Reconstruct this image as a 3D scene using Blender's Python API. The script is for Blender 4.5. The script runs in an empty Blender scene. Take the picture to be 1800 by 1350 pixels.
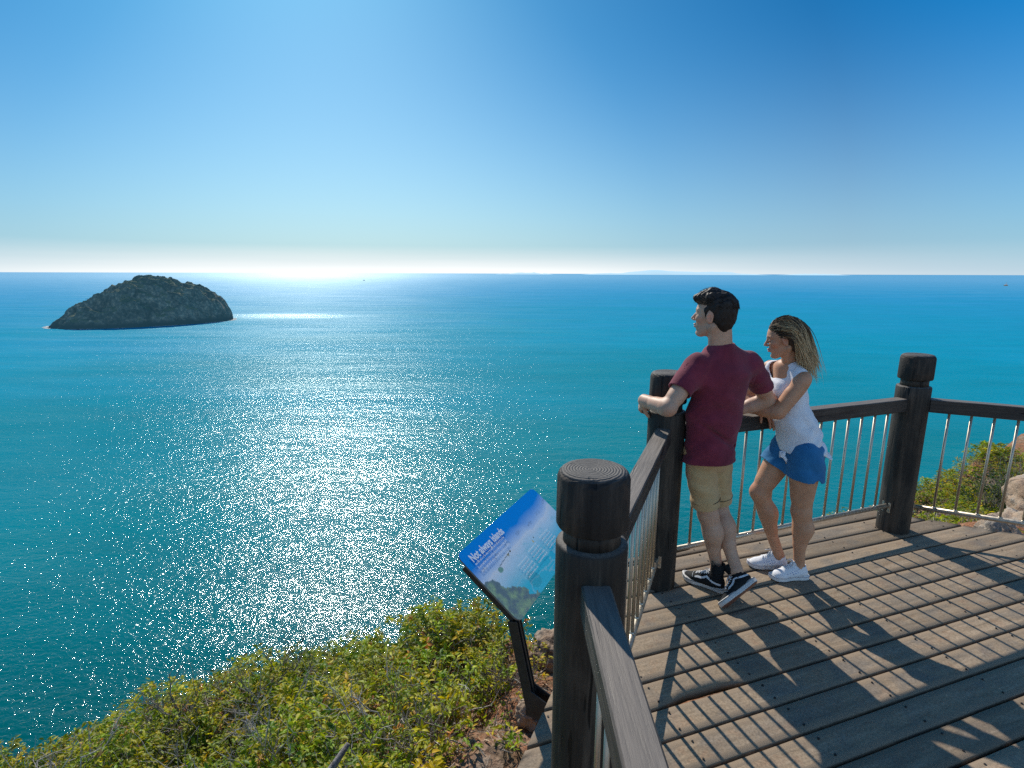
import bpy, bmesh, math, random
import numpy as np
from mathutils import Vector, Matrix, noise as mnoise
from mathutils.bvhtree import BVHTree

random.seed(7)
rng = np.random.default_rng(7)
scene = bpy.context.scene
COL = scene.collection
R = math.radians
SEA_Z = -58.0
SUN_AZ = -20.0     # degrees from +Y toward +X
SUN_EL = 37.5


# ------------------------------------------------------------ materials
class NT:
    """small helper round one material's node tree"""
    def __init__(self, name):
        self.m = bpy.data.materials.new(name)
        self.m.use_nodes = True
        self.t = self.m.node_tree
        self.t.nodes.clear()
        self.out = self.t.nodes.new('ShaderNodeOutputMaterial')

    def n(self, kind, **kw):
        nd = self.t.nodes.new(kind)
        for k, v in kw.items():
            if k.startswith('i_'):
                nd.inputs[k[2:].replace('_', ' ')].default_value = v
            else:
                setattr(nd, k, v)
        return nd

    def l(self, a, b):
        self.t.links.new(a, b)

    def noise(self, scale, detail=4, rough=0.55, vec=None, dist=0.0):
        nd = self.n('ShaderNodeTexNoise')
        nd.inputs['Scale'].default_value = scale
        nd.inputs['Detail'].default_value = detail
        nd.inputs['Roughness'].default_value = rough
        nd.inputs['Distortion'].default_value = dist
        if vec is not None:
            self.l(vec, nd.inputs['Vector'])
        return nd.outputs['Fac']

    def ramp(self, fac, stops):
        nd = self.n('ShaderNodeValToRGB')
        el = nd.color_ramp.elements
        while len(el) < len(stops):
            el.new(0.5)
        for e, (p, c) in zip(el, stops):
            e.position = p
            e.color = (c[0], c[1], c[2], 1) if not isinstance(c, (int, float)) else (c, c, c, 1)
        self.l(fac, nd.inputs['Fac'])
        return nd.outputs['Color']

    def mix(self, a, b, fac, mode='MIX'):
        nd = self.n('ShaderNodeMixRGB', blend_type=mode)
        for s, v in (('Color1', a), ('Color2', b), ('Fac', fac)):
            if isinstance(v, (int, float)):
                nd.inputs[s].default_value = v if s == 'Fac' else (v, v, v, 1)
            elif isinstance(v, tuple):
                nd.inputs[s].default_value = (v[0], v[1], v[2], 1)
            else:
                self.l(v, nd.inputs[s])
        return nd.outputs['Color']

    def math(self, op, a, b=0.0, clamp=False):
        nd = self.n('ShaderNodeMath', operation=op)
        nd.use_clamp = clamp
        for i, v in enumerate((a, b)):
            if isinstance(v, (int, float)):
                nd.inputs[i].default_value = v
            else:
                self.l(v, nd.inputs[i])
        return nd.outputs[0]

    def coord(self, which='Object', scale=(1, 1, 1)):
        tc = self.n('ShaderNodeTexCoord')
        mp = self.n('ShaderNodeMapping')
        mp.inputs['Scale'].default_value = scale
        self.l(tc.outputs[which], mp.inputs['Vector'])
        return mp.outputs['Vector']

    def attr(self, name):
        nd = self.n('ShaderNodeAttribute', attribute_name=name)
        return nd

    def bump(self, h, strength=0.3, dist=0.01, prev=None):
        nd = self.n('ShaderNodeBump')
        nd.inputs['Strength'].default_value = strength
        nd.inputs['Distance'].default_value = dist
        self.l(h, nd.inputs['Height'])
        if prev is not None:
            self.l(prev, nd.inputs['Normal'])
        return nd.outputs['Normal']

    def bsdf(self, color=None, rough=0.6, metal=0.0, normal=None, spec=0.5, ior=None, **kw):
        b = self.n('ShaderNodeBsdfPrincipled')
        if isinstance(color, tuple):
            b.inputs['Base Color'].default_value = (color[0], color[1], color[2], 1)
        elif color is not None:
            self.l(color, b.inputs['Base Color'])
        for s, v in (('Roughness', rough), ('Metallic', metal), ('Specular IOR Level', spec)):
            if isinstance(v, (int, float)):
                b.inputs[s].default_value = v
            else:
                self.l(v, b.inputs[s])
        if ior:
            b.inputs['IOR'].default_value = ior
        for k, v in kw.items():
            b.inputs[k.replace('_', ' ')].default_value = v
        if normal is not None:
            self.l(normal, b.inputs['Normal'])
        return b

    def done(self, sh):
        self.l(sh.outputs[0] if hasattr(sh, 'outputs') else sh, self.out.inputs['Surface'])
        return self.m


# ------------------------------------------------------------ objects
def tag(o, label=None, cat=None, group=None, kind=None):
    if label: o['label'] = label
    if cat: o['category'] = cat
    if group: o['group'] = group
    if kind: o['kind'] = kind
    return o


def empty(name, loc, label, cat, group=None, rz=0.0):
    o = bpy.data.objects.new(name, None)
    o.empty_display_size = 0.1
    COL.objects.link(o)
    o.location = loc
    o.rotation_euler = (0, 0, rz)
    return tag(o, label, cat, group)


def link_mesh(name, me, mats, parent=None, smooth=False):
    o = bpy.data.objects.new(name, me)
    COL.objects.link(o)
    if not isinstance(mats, (list, tuple)):
        mats = [mats]
    for m in mats:
        me.materials.append(m)
    if smooth:
        me.polygons.foreach_set('use_smooth', [True] * len(me.polygons))
    if parent is not None:
        o.parent = parent
    return o


def np_mesh(name, V, F, col=None, mat_idx=None):
    """V (n,3) array; F list of arrays (m,3) or (m,4)"""
    me = bpy.data.meshes.new(name)
    if not isinstance(F, (list, tuple)):
        F = [F]
    F = [np.asarray(f, dtype=np.int32) for f in F if len(f)]
    nl = sum(f.size for f in F)
    npoly = sum(len(f) for f in F)
    me.vertices.add(len(V))
    me.vertices.foreach_set('co', np.asarray(V, dtype=np.float32).ravel())
    me.loops.add(nl)
    me.loops.foreach_set('vertex_index', np.concatenate([f.ravel() for f in F]))
    me.polygons.add(npoly)
    tot = np.concatenate([np.full(len(f), f.shape[1], dtype=np.int32) for f in F])
    start = np.concatenate([[0], np.cumsum(tot)[:-1]]).astype(np.int32)
    me.polygons.foreach_set('loop_start', start)
    if mat_idx is not None:
        me.polygons.foreach_set('material_index', np.asarray(mat_idx, dtype=np.int32))
    me.update(calc_edges=True)
    if col is not None:
        a = me.color_attributes.new('tint', 'FLOAT_COLOR', 'POINT')
        c = np.ones((len(V), 4), dtype=np.float32)
        c[:, :3] = col
        a.data.foreach_set('color', c.ravel())
    me.validate()
    return me


def bm_obj(name, bm, mats, parent=None, smooth=False, loc=None):
    me = bpy.data.meshes.new(name)
    bmesh.ops.recalc_face_normals(bm, faces=bm.faces)
    bm.to_mesh(me)
    bm.free()
    o = link_mesh(name, me, mats, parent, smooth)
    if loc is not None:
        o.location = loc
    return o


def frame(a, b, up=(0, 0, 1)):
    """3x3 with z along b-a, x = side"""
    z = (Vector(b) - Vector(a)).normalized()
    u = Vector(up)
    if abs(z.dot(u)) > 0.98:
        u = Vector((0, 1, 0))
    x = u.cross(z).normalized()
    y = z.cross(x)
    return Matrix((x, y, z)).transposed()


def tube(bm, pts, rad, seg=8, cap=True):
    """swept tube through pts; rad number or list"""
    pts = [Vector(p) for p in pts]
    if not isinstance(rad, (list, tuple)):
        rad = [rad] * len(pts)
    rings = []
    for i, p in enumerate(pts):
        a = pts[max(i - 1, 0)]
        b = pts[min(i + 1, len(pts) - 1)]
        M = frame(a, b)
        rings.append([bm.verts.new(p + M @ Vector((math.cos(2 * math.pi * k / seg) * rad[i],
                                                   math.sin(2 * math.pi * k / seg) * rad[i], 0))) for k in range(seg)])
    for r0, r1 in zip(rings, rings[1:]):
        for k in range(seg):
            bm.faces.new((r0[k], r0[(k + 1) % seg], r1[(k + 1) % seg], r1[k]))
    if cap:
        bm.faces.new(rings[0][::-1])
        bm.faces.new(rings[-1])


def box(bm, a, b, w, h, up=(0, 0, 1), bev=0.004, nsub=1):
    """beam from a to b; w sideways, h along up; bevelled edges"""
    a = Vector(a); b = Vector(b)
    M = frame(a, b, up)
    L = (b - a).length
    hw, hh = w / 2, h / 2
    e = bev
    sec = [(-hw + e, -hh), (hw - e, -hh), (hw, -hh + e), (hw, hh - e), (hw - e, hh), (-hw + e, hh), (-hw, hh - e), (-hw, -hh + e)]
    zs = [0, e] + [e + (L - 2 * e) * i / nsub for i in range(1, nsub)] + [L - e, L]
    rings = []
    for i, z in enumerate(zs):
        k = (1 - e / max(hw, hh)) if i in (0, len(zs) - 1) else 1
        rings.append([bm.verts.new(a + M @ Vector((x * k, y * k, z))) for x, y in sec])
    for r0, r1 in zip(rings, rings[1:]):
        for k in range(8):
            bm.faces.new((r0[k], r0[(k + 1) % 8], r1[(k + 1) % 8], r1[k]))
    bm.faces.new(rings[0][::-1])
    bm.faces.new(rings[-1])


def lathe(bm, prof, seg=48, wob=0.0, seed=0):
    rings = []
    for r, z in prof:
        ring = []
        for k in range(seg):
            a = 2 * math.pi * k / seg
            rr = r * (1 + wob * mnoise.noise(Vector((math.cos(a) * 2.2, math.sin(a) * 2.2, z * 1.5 + seed))))
            ring.append(bm.verts.new((rr * math.cos(a), rr * math.sin(a), z)))
        rings.append(ring)
    for r0, r1 in zip(rings, rings[1:]):
        for k in range(seg):
            bm.faces.new((r0[k], r0[(k + 1) % seg], r1[(k + 1) % seg], r1[k]))
    bm.faces.new(rings[0][::-1])
    bm.faces.new(rings[-1])


# ------------------------------------------------------------ value noise in numpy
def _hash(ix, iy, iz, seed):
    h = (ix * 374761393 + iy * 668265263 + iz * 2147483647 + seed * 974634777) & 0xFFFFFFFF
    h = ((h ^ (h >> 13)) * 1274126177) & 0xFFFFFFFF
    h = h ^ (h >> 16)
    return (h & 0xFFFF) / 32767.5 - 1.0


def vnoise(x, y, z=0.0, seed=0):
    x, y, z = np.broadcast_arrays(np.asarray(x, dtype=np.float64), y, z)
    ix = np.floor(x).astype(np.int64); iy = np.floor(y).astype(np.int64); iz = np.floor(z).astype(np.int64)
    fx = x - ix; fy = y - iy; fz = z - iz
    fx = fx * fx * (3 - 2 * fx); fy = fy * fy * (3 - 2 * fy); fz = fz * fz * (3 - 2 * fz)
    r = 0
    for dx in (0, 1):
        for dy in (0, 1):
            for dz in (0, 1):
                w = (fx if dx else 1 - fx) * (fy if dy else 1 - fy) * (fz if dz else 1 - fz)
                r = r + w * _hash(ix + dx, iy + dy, iz + dz, seed)
    return r


def fbm(x, y, z=0.0, oct=4, seed=0, gain=0.5):
    a, r, f = 1.0, 0, 1.0
    for o in range(oct):
        r = r + a * vnoise(np.asarray(x) * f, np.asarray(y) * f, np.asarray(z) * f, seed + o)
        a *= gain; f *= 2.03
    return r


# ------------------------------------------------------------ signed distance modelling
class Field:
    def __init__(self, lo, hi, h):
        self.h = h
        self.lo = np.array(lo, dtype=np.float64)
        n = np.ceil((np.array(hi) - self.lo) / h).astype(int) + 1
        self.ax = [self.lo[i] + h * np.arange(n[i]) for i in range(3)]
        self.D = np.full(tuple(n), 0.5, dtype=np.float32)

    def _sl(self, lo, hi):
        s = []
        for i in range(3):
            a = max(0, int(math.floor((lo[i] - self.lo[i]) / self.h)))
            b = min(len(self.ax[i]), int(math.ceil((hi[i] - self.lo[i]) / self.h)) + 1)
            if b <= a:
                return None
            s.append(slice(a, b))
        return tuple(s)

    def P(self, s=None):
        if s is None:
            s = (slice(None),) * 3
        return (self.ax[0][s[0]][:, None, None], self.ax[1][s[1]][None, :, None], self.ax[2][s[2]][None, None, :])

    def apply(self, fn, lo, hi, k, op='add'):
        s = self._sl(np.array(lo) - k - 0.02, np.array(hi) + k + 0.02)
        if s is None:
            return
        d = fn(*self.P(s)).astype(np.float32)
        a = self.D[s]
        if op == 'add':
            if k > 0:
                h = np.maximum(k - np.abs(a - d), 0) / k
                self.D[s] = np.minimum(a, d) - h * h * k * 0.25
            else:
                self.D[s] = np.minimum(a, d)
        else:
            d = -d
            if k > 0:
                h = np.maximum(k - np.abs(a - d), 0) / k
                self.D[s] = np.maximum(a, d) + h * h * k * 0.25
            else:
                self.D[s] = np.maximum(a, d)

    def cone(self, a, b, ra, rb, k=0.02, s=1.0, ax=None, op='add', cut=None):
        """tapered capsule; s widens it along unit axis ax; cut=(point, normal) drops what is beyond"""
        a = np.array(a, float); b = np.array(b, float)
        if ax is not None:
            n = np.array(ax, float); n /= np.linalg.norm(n)
        def T(v0, v1, v2):
            if ax is None or s == 1.0:
                return v0, v1, v2
            q = v0 * n[0] + v1 * n[1] + v2 * n[2]
            q = q * (1.0 / s - 1.0)
            return v0 + q * n[0], v1 + q * n[1], v2 + q * n[2]
        bb = np.array(T(*(b - a)))
        L2 = max(float(bb @ bb), 1e-9)
        def fn(X, Y, Z):
            p = T(X - a[0], Y - a[1], Z - a[2])
            t = np.clip((p[0] * bb[0] + p[1] * bb[1] + p[2] * bb[2]) / L2, 0, 1)
            d = np.sqrt((p[0] - t * bb[0]) ** 2 + (p[1] - t * bb[1]) ** 2 + (p[2] - t * bb[2]) ** 2) - (ra + (rb - ra) * t)
            if cut is not None:
                c, m = cut
                d = np.maximum(d, (X - c[0]) * m[0] + (Y - c[1]) * m[1] + (Z - c[2]) * m[2])
            return d
        r = max(ra, rb) * max(s, 1)
        self.apply(fn, np.minimum(a, b) - r, np.maximum(a, b) + r, k, op)

    def ell(self, c, r, M=None, k=0.02, op='add'):
        c = np.array(c, float); r = np.array(r, float)
        Mi = np.eye(3) if M is None else np.array(M, float)      # rows = local axes in world
        def fn(X, Y, Z):
            x = X - c[0]; y = Y - c[1]; z = Z - c[2]
            q = [Mi[i][0] * x + Mi[i][1] * y + Mi[i][2] * z for i in range(3)]
            k0 = np.sqrt((q[0] / r[0]) ** 2 + (q[1] / r[1]) ** 2 + (q[2] / r[2]) ** 2)
            k1 = np.sqrt((q[0] / r[0] ** 2) ** 2 + (q[1] / r[1] ** 2) ** 2 + (q[2] / r[2] ** 2) ** 2) + 1e-6
            return k0 * (k0 - 1) / k1
        rm = r.max()
        self.apply(fn, c - rm, c + rm, k, op)

    def displace(self, fn):
        near = np.abs(self.D) < 0.06
        i = np.nonzero(near)
        self.D[i] += fn(self.ax[0][i[0]], self.ax[1][i[1]], self.ax[2][i[2]]).astype(np.float32)

    def plane(self, c, m):
        X, Y, Z = self.P()
        self.D = np.maximum(self.D, ((X - c[0]) * m[0] + (Y - c[1]) * m[1] + (Z - c[2]) * m[2]).astype(np.float32))

    def mesh(self):
        """naive surface nets -> verts, quads"""
        D = self.D
        D = np.pad(D, 1, constant_values=0.5)
        lo = self.lo - self.h
        ins = D < 0
        nx, ny, nz = D.shape
        cnt = np.zeros((nx - 1, ny - 1, nz - 1), dtype=np.int8)
        for dx in (0, 1):
            for dy in (0, 1):
                for dz in (0, 1):
                    cnt += ins[dx:nx - 1 + dx, dy:ny - 1 + dy, dz:nz - 1 + dz]
        act = (cnt > 0) & (cnt < 8)
        I = np.array(np.nonzero(act)).T
        idx = np.full(act.shape, -1, dtype=np.int64)
        idx[act] = np.arange(len(I))
        acc = np.zeros((len(I), 3)); num = np.zeros(len(I))
        for axis in range(3):
            o1, o2 = [(1, 2), (0, 2), (0, 1)][axis]
            for u in (0, 1):
                for v in (0, 1):
                    off = np.zeros(3, dtype=int); off[o1] = u; off[o2] = v
                    A = I + off
                    B = A.copy(); B[:, axis] += 1
                    da = D[A[:, 0], A[:, 1], A[:, 2]].astype(float); db = D[B[:, 0], B[:, 1], B[:, 2]].astype(float)
                    m = (da < 0) != (db < 0)
                    t = np.where(m, da / np.where(m, da - db, 1), 0)
                    p = A.astype(float)
                    p[:, axis] += t
                    acc[m] += p[m]; num[m] += 1
        V = lo + self.h * acc / num[:, None]
        quads = []
        for axis in range(3):
            o1, o2 = [(1, 2), (2, 0), (0, 1)][axis]
            sl0 = [slice(None)] * 3; sl1 = [slice(None)] * 3
            sl0[axis] = slice(0, -1); sl1[axis] = slice(1, None)
            a = ins[tuple(sl0)]; b = ins[tuple(sl1)]
            E = np.array(np.nonzero(a != b)).T
            ok = (E[:, o1] > 0) & (E[:, o2] > 0) & (E[:, o1] < D.shape[o1] - 1) & (E[:, o2] < D.shape[o2] - 1)
            E = E[ok]
            s = ins[E[:, 0], E[:, 1], E[:, 2]]
            def g(d1, d2):
                Q = E.copy(); Q[:, o1] += d1; Q[:, o2] += d2
                return idx[Q[:, 0], Q[:, 1], Q[:, 2]]
            q = np.stack([g(-1, -1), g(0, -1), g(0, 0), g(-1, 0)], axis=1)
            q[~s] = q[~s][:, ::-1]
            quads.append(q)
        Q = np.concatenate(quads)
        Q = Q[(Q >= 0).all(axis=1)]
        return V, Q


def relax(V, Q, it=2, f=0.5):
    n = len(V)
    for _ in range(it):
        S = np.zeros_like(V); c = np.zeros(n)
        for a, b in ((0, 1), (1, 2), (2, 3), (3, 0)):
            np.add.at(S, Q[:, a], V[Q[:, b]]); np.add.at(S, Q[:, b], V[Q[:, a]])
            np.add.at(c, Q[:, a], 1); np.add.at(c, Q[:, b], 1)
        V = V * (1 - f) + f * S / np.maximum(c, 1)[:, None]
    return V


def join_parts(parts):
    Vs, Fs, Cs, o = [], [], [], 0
    for p in parts:
        V, Q = p[0], p[1]
        Vs.append(V); Fs.append(Q + o)
        Cs.append(p[2] if len(p) > 2 else np.ones((len(V), 3)))
        o += len(V)
    return np.concatenate(Vs), Fs, np.concatenate(Cs)
SKY_STR = 0.104
SKY_SAT = 1.15
HAZE_WIDE = (4.7, 6.15, 7.5)
HAZE_BAND = (9.6, 9.9, 9.9)
SEA = [(0.0, 0.095, 0.092), (0.0, 0.22, 0.255), (0.0, 0.30, 0.44), (0.02, 0.31, 0.54), (0.12, 0.40, 0.62)]
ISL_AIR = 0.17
# ============================================================ CAMERA, SKY, SUN
cam_d = bpy.data.cameras.new('camera')
cam = bpy.data.objects.new('camera', cam_d)
COL.objects.link(cam)
cam_d.sensor_width = 36.0
cam_d.lens = 36.0 * 957 / 1800
cam_d.clip_start = 0.05
cam_d.clip_end = 200000
cam.location = (0, 0, 1.85)
cam.rotation_euler = (Matrix.Rotation(R(90 - 11.5), 3, 'X') @ Matrix.Rotation(R(0.17), 3, 'Z')).to_euler()
scene.camera = cam
scene.view_settings.view_transform = 'Standard'
scene.view_settings.look = 'None'
scene.view_settings.exposure = 0
scene.view_settings.gamma = 1
scene.cycles.use_denoising = False
scene.cycles.sample_clamp_indirect = 6
scene.cycles.max_bounces = 8
scene.cycles.transparent_max_bounces = 8

sun_dir = Vector((math.sin(R(SUN_AZ)) * math.cos(R(SUN_EL)), math.cos(R(SUN_AZ)) * math.cos(R(SUN_EL)), math.sin(R(SUN_EL))))
sd = bpy.data.lights.new('sun', 'SUN')
sd.energy = 5.0
sd.angle = R(0.55)
sd.color = (1.0, 0.93, 0.82)
so = bpy.data.objects.new('sun', sd)
COL.objects.link(so)
so.rotation_euler = sun_dir.to_track_quat('Z', 'Y').to_euler()
so.location = (-5, 12, 12)

world = bpy.data.worlds.new('World')
scene.world = world
world.use_nodes = True
wt = world.node_tree
wt.nodes.clear()
def wn(kind, **kw):
    nd = wt.nodes.new(kind)
    for k, v in kw.items():
        setattr(nd, k, v)
    return nd
def wm(op, a, b=0.0, clamp=False):
    nd = wn('ShaderNodeMath', operation=op); nd.use_clamp = clamp
    for i, v in enumerate((a, b)):
        if isinstance(v, (int, float)): nd.inputs[i].default_value = v
        else: wt.links.new(v, nd.inputs[i])
    return nd.outputs[0]
sky = wn('ShaderNodeTexSky', sky_type='NISHITA')
sky.sun_disc = False
sky.sun_elevation = R(SUN_EL)
sky.sun_rotation = R(SUN_AZ)
sky.altitude = 60
sky.air_density = 1.0
sky.dust_density = 0.6
sky.ozone_density = 2.0
tc = wn('ShaderNodeTexCoord')
sep = wn('ShaderNodeSeparateXYZ')
wt.links.new(tc.outputs['Generated'], sep.inputs[0])
# angle toward the sun's azimuth (horizontal), 1 straight below the sun
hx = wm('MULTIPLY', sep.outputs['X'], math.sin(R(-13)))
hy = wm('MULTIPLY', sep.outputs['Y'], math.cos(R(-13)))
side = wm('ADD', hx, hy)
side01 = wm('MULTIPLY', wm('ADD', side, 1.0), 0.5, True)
glow = wm('POWER', side01, 14.0)
hsv = wn('ShaderNodeHueSaturation')
hsv.inputs['Saturation'].default_value = SKY_SAT
hsv.inputs['Hue'].default_value = 0.493
wt.links.new(sky.outputs[0], hsv.inputs['Color'])
# tint by sun angle: darkened overhead, brightened behind as added fill light
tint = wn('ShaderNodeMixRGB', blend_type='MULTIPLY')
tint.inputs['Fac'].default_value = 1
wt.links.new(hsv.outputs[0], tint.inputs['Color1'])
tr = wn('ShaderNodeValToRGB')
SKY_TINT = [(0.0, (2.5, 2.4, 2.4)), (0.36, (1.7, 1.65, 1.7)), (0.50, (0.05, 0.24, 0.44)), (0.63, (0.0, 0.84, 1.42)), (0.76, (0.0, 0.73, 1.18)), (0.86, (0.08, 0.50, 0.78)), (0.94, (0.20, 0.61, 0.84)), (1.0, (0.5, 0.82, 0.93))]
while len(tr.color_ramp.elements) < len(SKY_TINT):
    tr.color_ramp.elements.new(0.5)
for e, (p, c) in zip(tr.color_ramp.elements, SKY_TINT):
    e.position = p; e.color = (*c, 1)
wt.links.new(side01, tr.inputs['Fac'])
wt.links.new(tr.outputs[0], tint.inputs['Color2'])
# sea haze low over the horizon
zz = wm('MAXIMUM', sep.outputs['Z'], 0.0)
wz = wn('ShaderNodeTexNoise')
wz.inputs['Scale'].default_value = 1.0
wz.inputs['Detail'].default_value = 3
mp = wn('ShaderNodeMapping')
mp.inputs['Scale'].default_value = (2.0, 2.0, 55.0)
wt.links.new(tc.outputs['Generated'], mp.inputs['Vector'])
wt.links.new(mp.outputs[0], wz.inputs['Vector'])
zz2 = wm('ADD', zz, wm('MULTIPLY', wm('SUBTRACT', wz.outputs['Fac'], 0.5), 0.012))
band = wm('POWER', wm('SUBTRACT', 1.0, wm('MULTIPLY', wm('MAXIMUM', zz2, 0.0), 1 / 0.048, True)), 1.3)
wide = wm('POWER', wm('SUBTRACT', 1.0, wm('MULTIPLY', zz, 1 / 0.40, True)), 2.1)
hz = wn('ShaderNodeMixRGB')
hz.inputs['Color2'].default_value = (*HAZE_WIDE, 1)
wt.links.new(tint.outputs[0], hz.inputs['Color1'])
wt.links.new(wm('MULTIPLY', wide, 0.85), hz.inputs['Fac'])
hz2 = wn('ShaderNodeMixRGB')
hz2.inputs['Color2'].default_value = (*HAZE_BAND, 1)
wt.links.new(hz.outputs[0], hz2.inputs['Color1'])
wt.links.new(wm('MULTIPLY', band, wm('ADD', 0.10, wm('MULTIPLY', wm('POWER', side01, 9.0), 1.15)), True), hz2.inputs['Fac'])
bg = wn('ShaderNodeBackground')
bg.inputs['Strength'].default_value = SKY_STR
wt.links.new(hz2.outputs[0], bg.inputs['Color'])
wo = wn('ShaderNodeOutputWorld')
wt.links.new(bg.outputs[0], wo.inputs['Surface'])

# ============================================================ SEA
def sea_material():
    t = NT('sea_water')
    geo = t.n('ShaderNodeNewGeometry')
    P = geo.outputs['Position']
    sp = t.n('ShaderNodeSeparateXYZ'); t.l(P, sp.inputs[0])
    r2 = t.math('ADD', t.math('MULTIPLY', sp.outputs['X'], sp.outputs['X']), t.math('MULTIPLY', sp.outputs['Y'], sp.outputs['Y']))
    dist = t.math('SQRT', r2)
    def mapped(scale, rot=0.0, loc=(0, 0, 0)):
        mp = t.n('ShaderNodeMapping')
        mp.inputs['Scale'].default_value = scale
        mp.inputs['Rotation'].default_value = (0, 0, rot)
        mp.inputs['Location'].default_value = loc
        t.l(P, mp.inputs['Vector'])
        return mp.outputs[0]
    # water colour: shallower green-teal close in, bluer far out with sky reflection painted in, slow patches
    n1 = t.noise(1.0, 3, 0.5, mapped((0.004, 0.010, 1)), 0.4)
    n2 = t.noise(1.0, 4, 0.55, mapped((0.02, 0.05, 1), 0.2))
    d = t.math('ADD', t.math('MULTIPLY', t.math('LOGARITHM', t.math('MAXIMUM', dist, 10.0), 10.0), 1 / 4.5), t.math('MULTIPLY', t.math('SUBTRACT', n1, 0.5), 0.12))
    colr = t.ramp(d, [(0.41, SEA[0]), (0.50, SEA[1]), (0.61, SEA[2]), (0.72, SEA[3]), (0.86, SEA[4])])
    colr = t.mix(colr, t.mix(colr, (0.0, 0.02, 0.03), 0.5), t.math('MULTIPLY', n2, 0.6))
    # waves at three sizes
    w1 = t.noise(1.0, 3, 0.6, mapped((0.92, 1.42, 1), 0.35), 0.6)
    w2 = t.noise(1.0, 2, 0.5, mapped((0.10, 0.20, 1), 0.30), 0.3)
    wm_ = t.noise(1.0, 3, 0.6, mapped((0.28, 0.46, 1), 0.45, (5, 3, 0)), 0.5)
    w3 = t.noise(1.0, 3, 0.5, mapped((0.012, 0.05, 1), 0.1), 0.2)
    b = t.bump(w1, 1.0, 0.205)
    b = t.bump(w2, 1.0, 0.39, b)
    b = t.bump(wm_, 1.0, 0.31, b)
    b = t.bump(w3, 1.0, 1.2, b)
    # slick and ruffled patches change how much sun the surface throws back
    pat = t.noise(1.0, 4, 0.55, mapped((0.006, 0.03, 1), 0.12), 0.5)
    # waves too fine to resolve far out are carried by the roughness instead
    far = t.ramp(t.math('MULTIPLY', t.math('LOGARITHM', t.math('MAXIMUM', dist, 10.0), 10.0), 0.25),
                 [(0.47, 0.065), (0.53, 0.095), (0.59, 0.15), (0.65, 0.22), (0.75, 0.32)])
    rough = t.math('ADD', far, t.math('MULTIPLY', t.math('SUBTRACT', pat, 0.5), t.math('MULTIPLY', far, 0.9)))
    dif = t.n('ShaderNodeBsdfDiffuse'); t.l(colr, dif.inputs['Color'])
    gl = t.n('ShaderNodeBsdfGlossy'); gl.inputs['Color'].default_value = (0.86, 0.97, 1.0, 1)
    t.l(rough, gl.inputs['Roughness']); t.l(b, gl.inputs['Normal'])
    fr = t.n('ShaderNodeFresnel'); fr.inputs['IOR'].default_value = 1.36; t.l(b, fr.inputs['Normal'])
    # wave faces turned away hide part of the grazing reflection
    fac = t.ramp(fr.outputs[0], [(0.0, 0.0), (0.10, 0.115), (0.30, 0.20), (1.0, 0.30)])
    fac = t.math('MULTIPLY', fac, t.ramp(t.math('MULTIPLY', t.math('LOGARITHM', t.math('MAXIMUM', dist, 10.0), 10.0), 0.25), [(0.50, 1.0), (0.56, 0.72), (0.64, 0.38), (0.75, 0.22), (0.88, 0.40), (1.0, 0.6)]))
    # glare streak on the island's lee slick, put in by raising reflection there
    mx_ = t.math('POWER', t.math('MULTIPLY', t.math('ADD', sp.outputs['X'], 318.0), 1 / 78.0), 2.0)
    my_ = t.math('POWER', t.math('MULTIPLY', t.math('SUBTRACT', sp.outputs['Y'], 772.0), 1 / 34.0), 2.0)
    slick_glare = t.math('POWER', 2.718, t.math('MULTIPLY', t.math('ADD', mx_, my_), -1.0))
    slick_glare = t.math('MULTIPLY', slick_glare, t.math('ADD', 0.35, n2))
    fac = t.math('ADD', fac, t.math('MULTIPLY', slick_glare, 0.20))
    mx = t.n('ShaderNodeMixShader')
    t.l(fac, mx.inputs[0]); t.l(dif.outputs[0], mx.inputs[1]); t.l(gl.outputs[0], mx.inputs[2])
    return t.done(mx)


def make_sea():
    # disc with rings growing outward, centred under the lookout
    rs = [0] + [20 * 1.22 ** i for i in range(46)]
    rs = [r for r in rs if r < 120000]
    seg = 128
    V = [(0, 0, 0)]; F3 = []; F4 = []
    for r in rs[1:]:
        V += [(r * math.cos(2 * math.pi * k / seg), r * math.sin(2 * math.pi * k / seg), 0) for k in range(seg)]
    for k in range(seg):
        F3.append((0, 1 + k, 1 + (k + 1) % seg))
    for j in range(len(rs) - 2):
        a = 1 + j * seg; b = a + seg
        for k in range(seg):
            F4.append((a + k, b + k, b + (k + 1) % seg, a + (k + 1) % seg))
    me = np_mesh('sea', np.array(V, float), [np.array(F3), np.array(F4)])
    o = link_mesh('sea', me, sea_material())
    o.location = (0, 0, SEA_Z)
    tag(o, 'calm turquoise sea with sun glitter reaching to the horizon', 'sea', kind='structure')
make_sea()

# ============================================================ DISTANT HILLS
def hazy_material(name, col, em, ems):
    t = NT(name)
    b = t.bsdf(col, 1.0, spec=0.0)
    b.inputs['Emission Color'].default_value = (*em, 1)
    b.inputs['Emission Strength'].default_value = ems
    return t.done(b)

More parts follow.
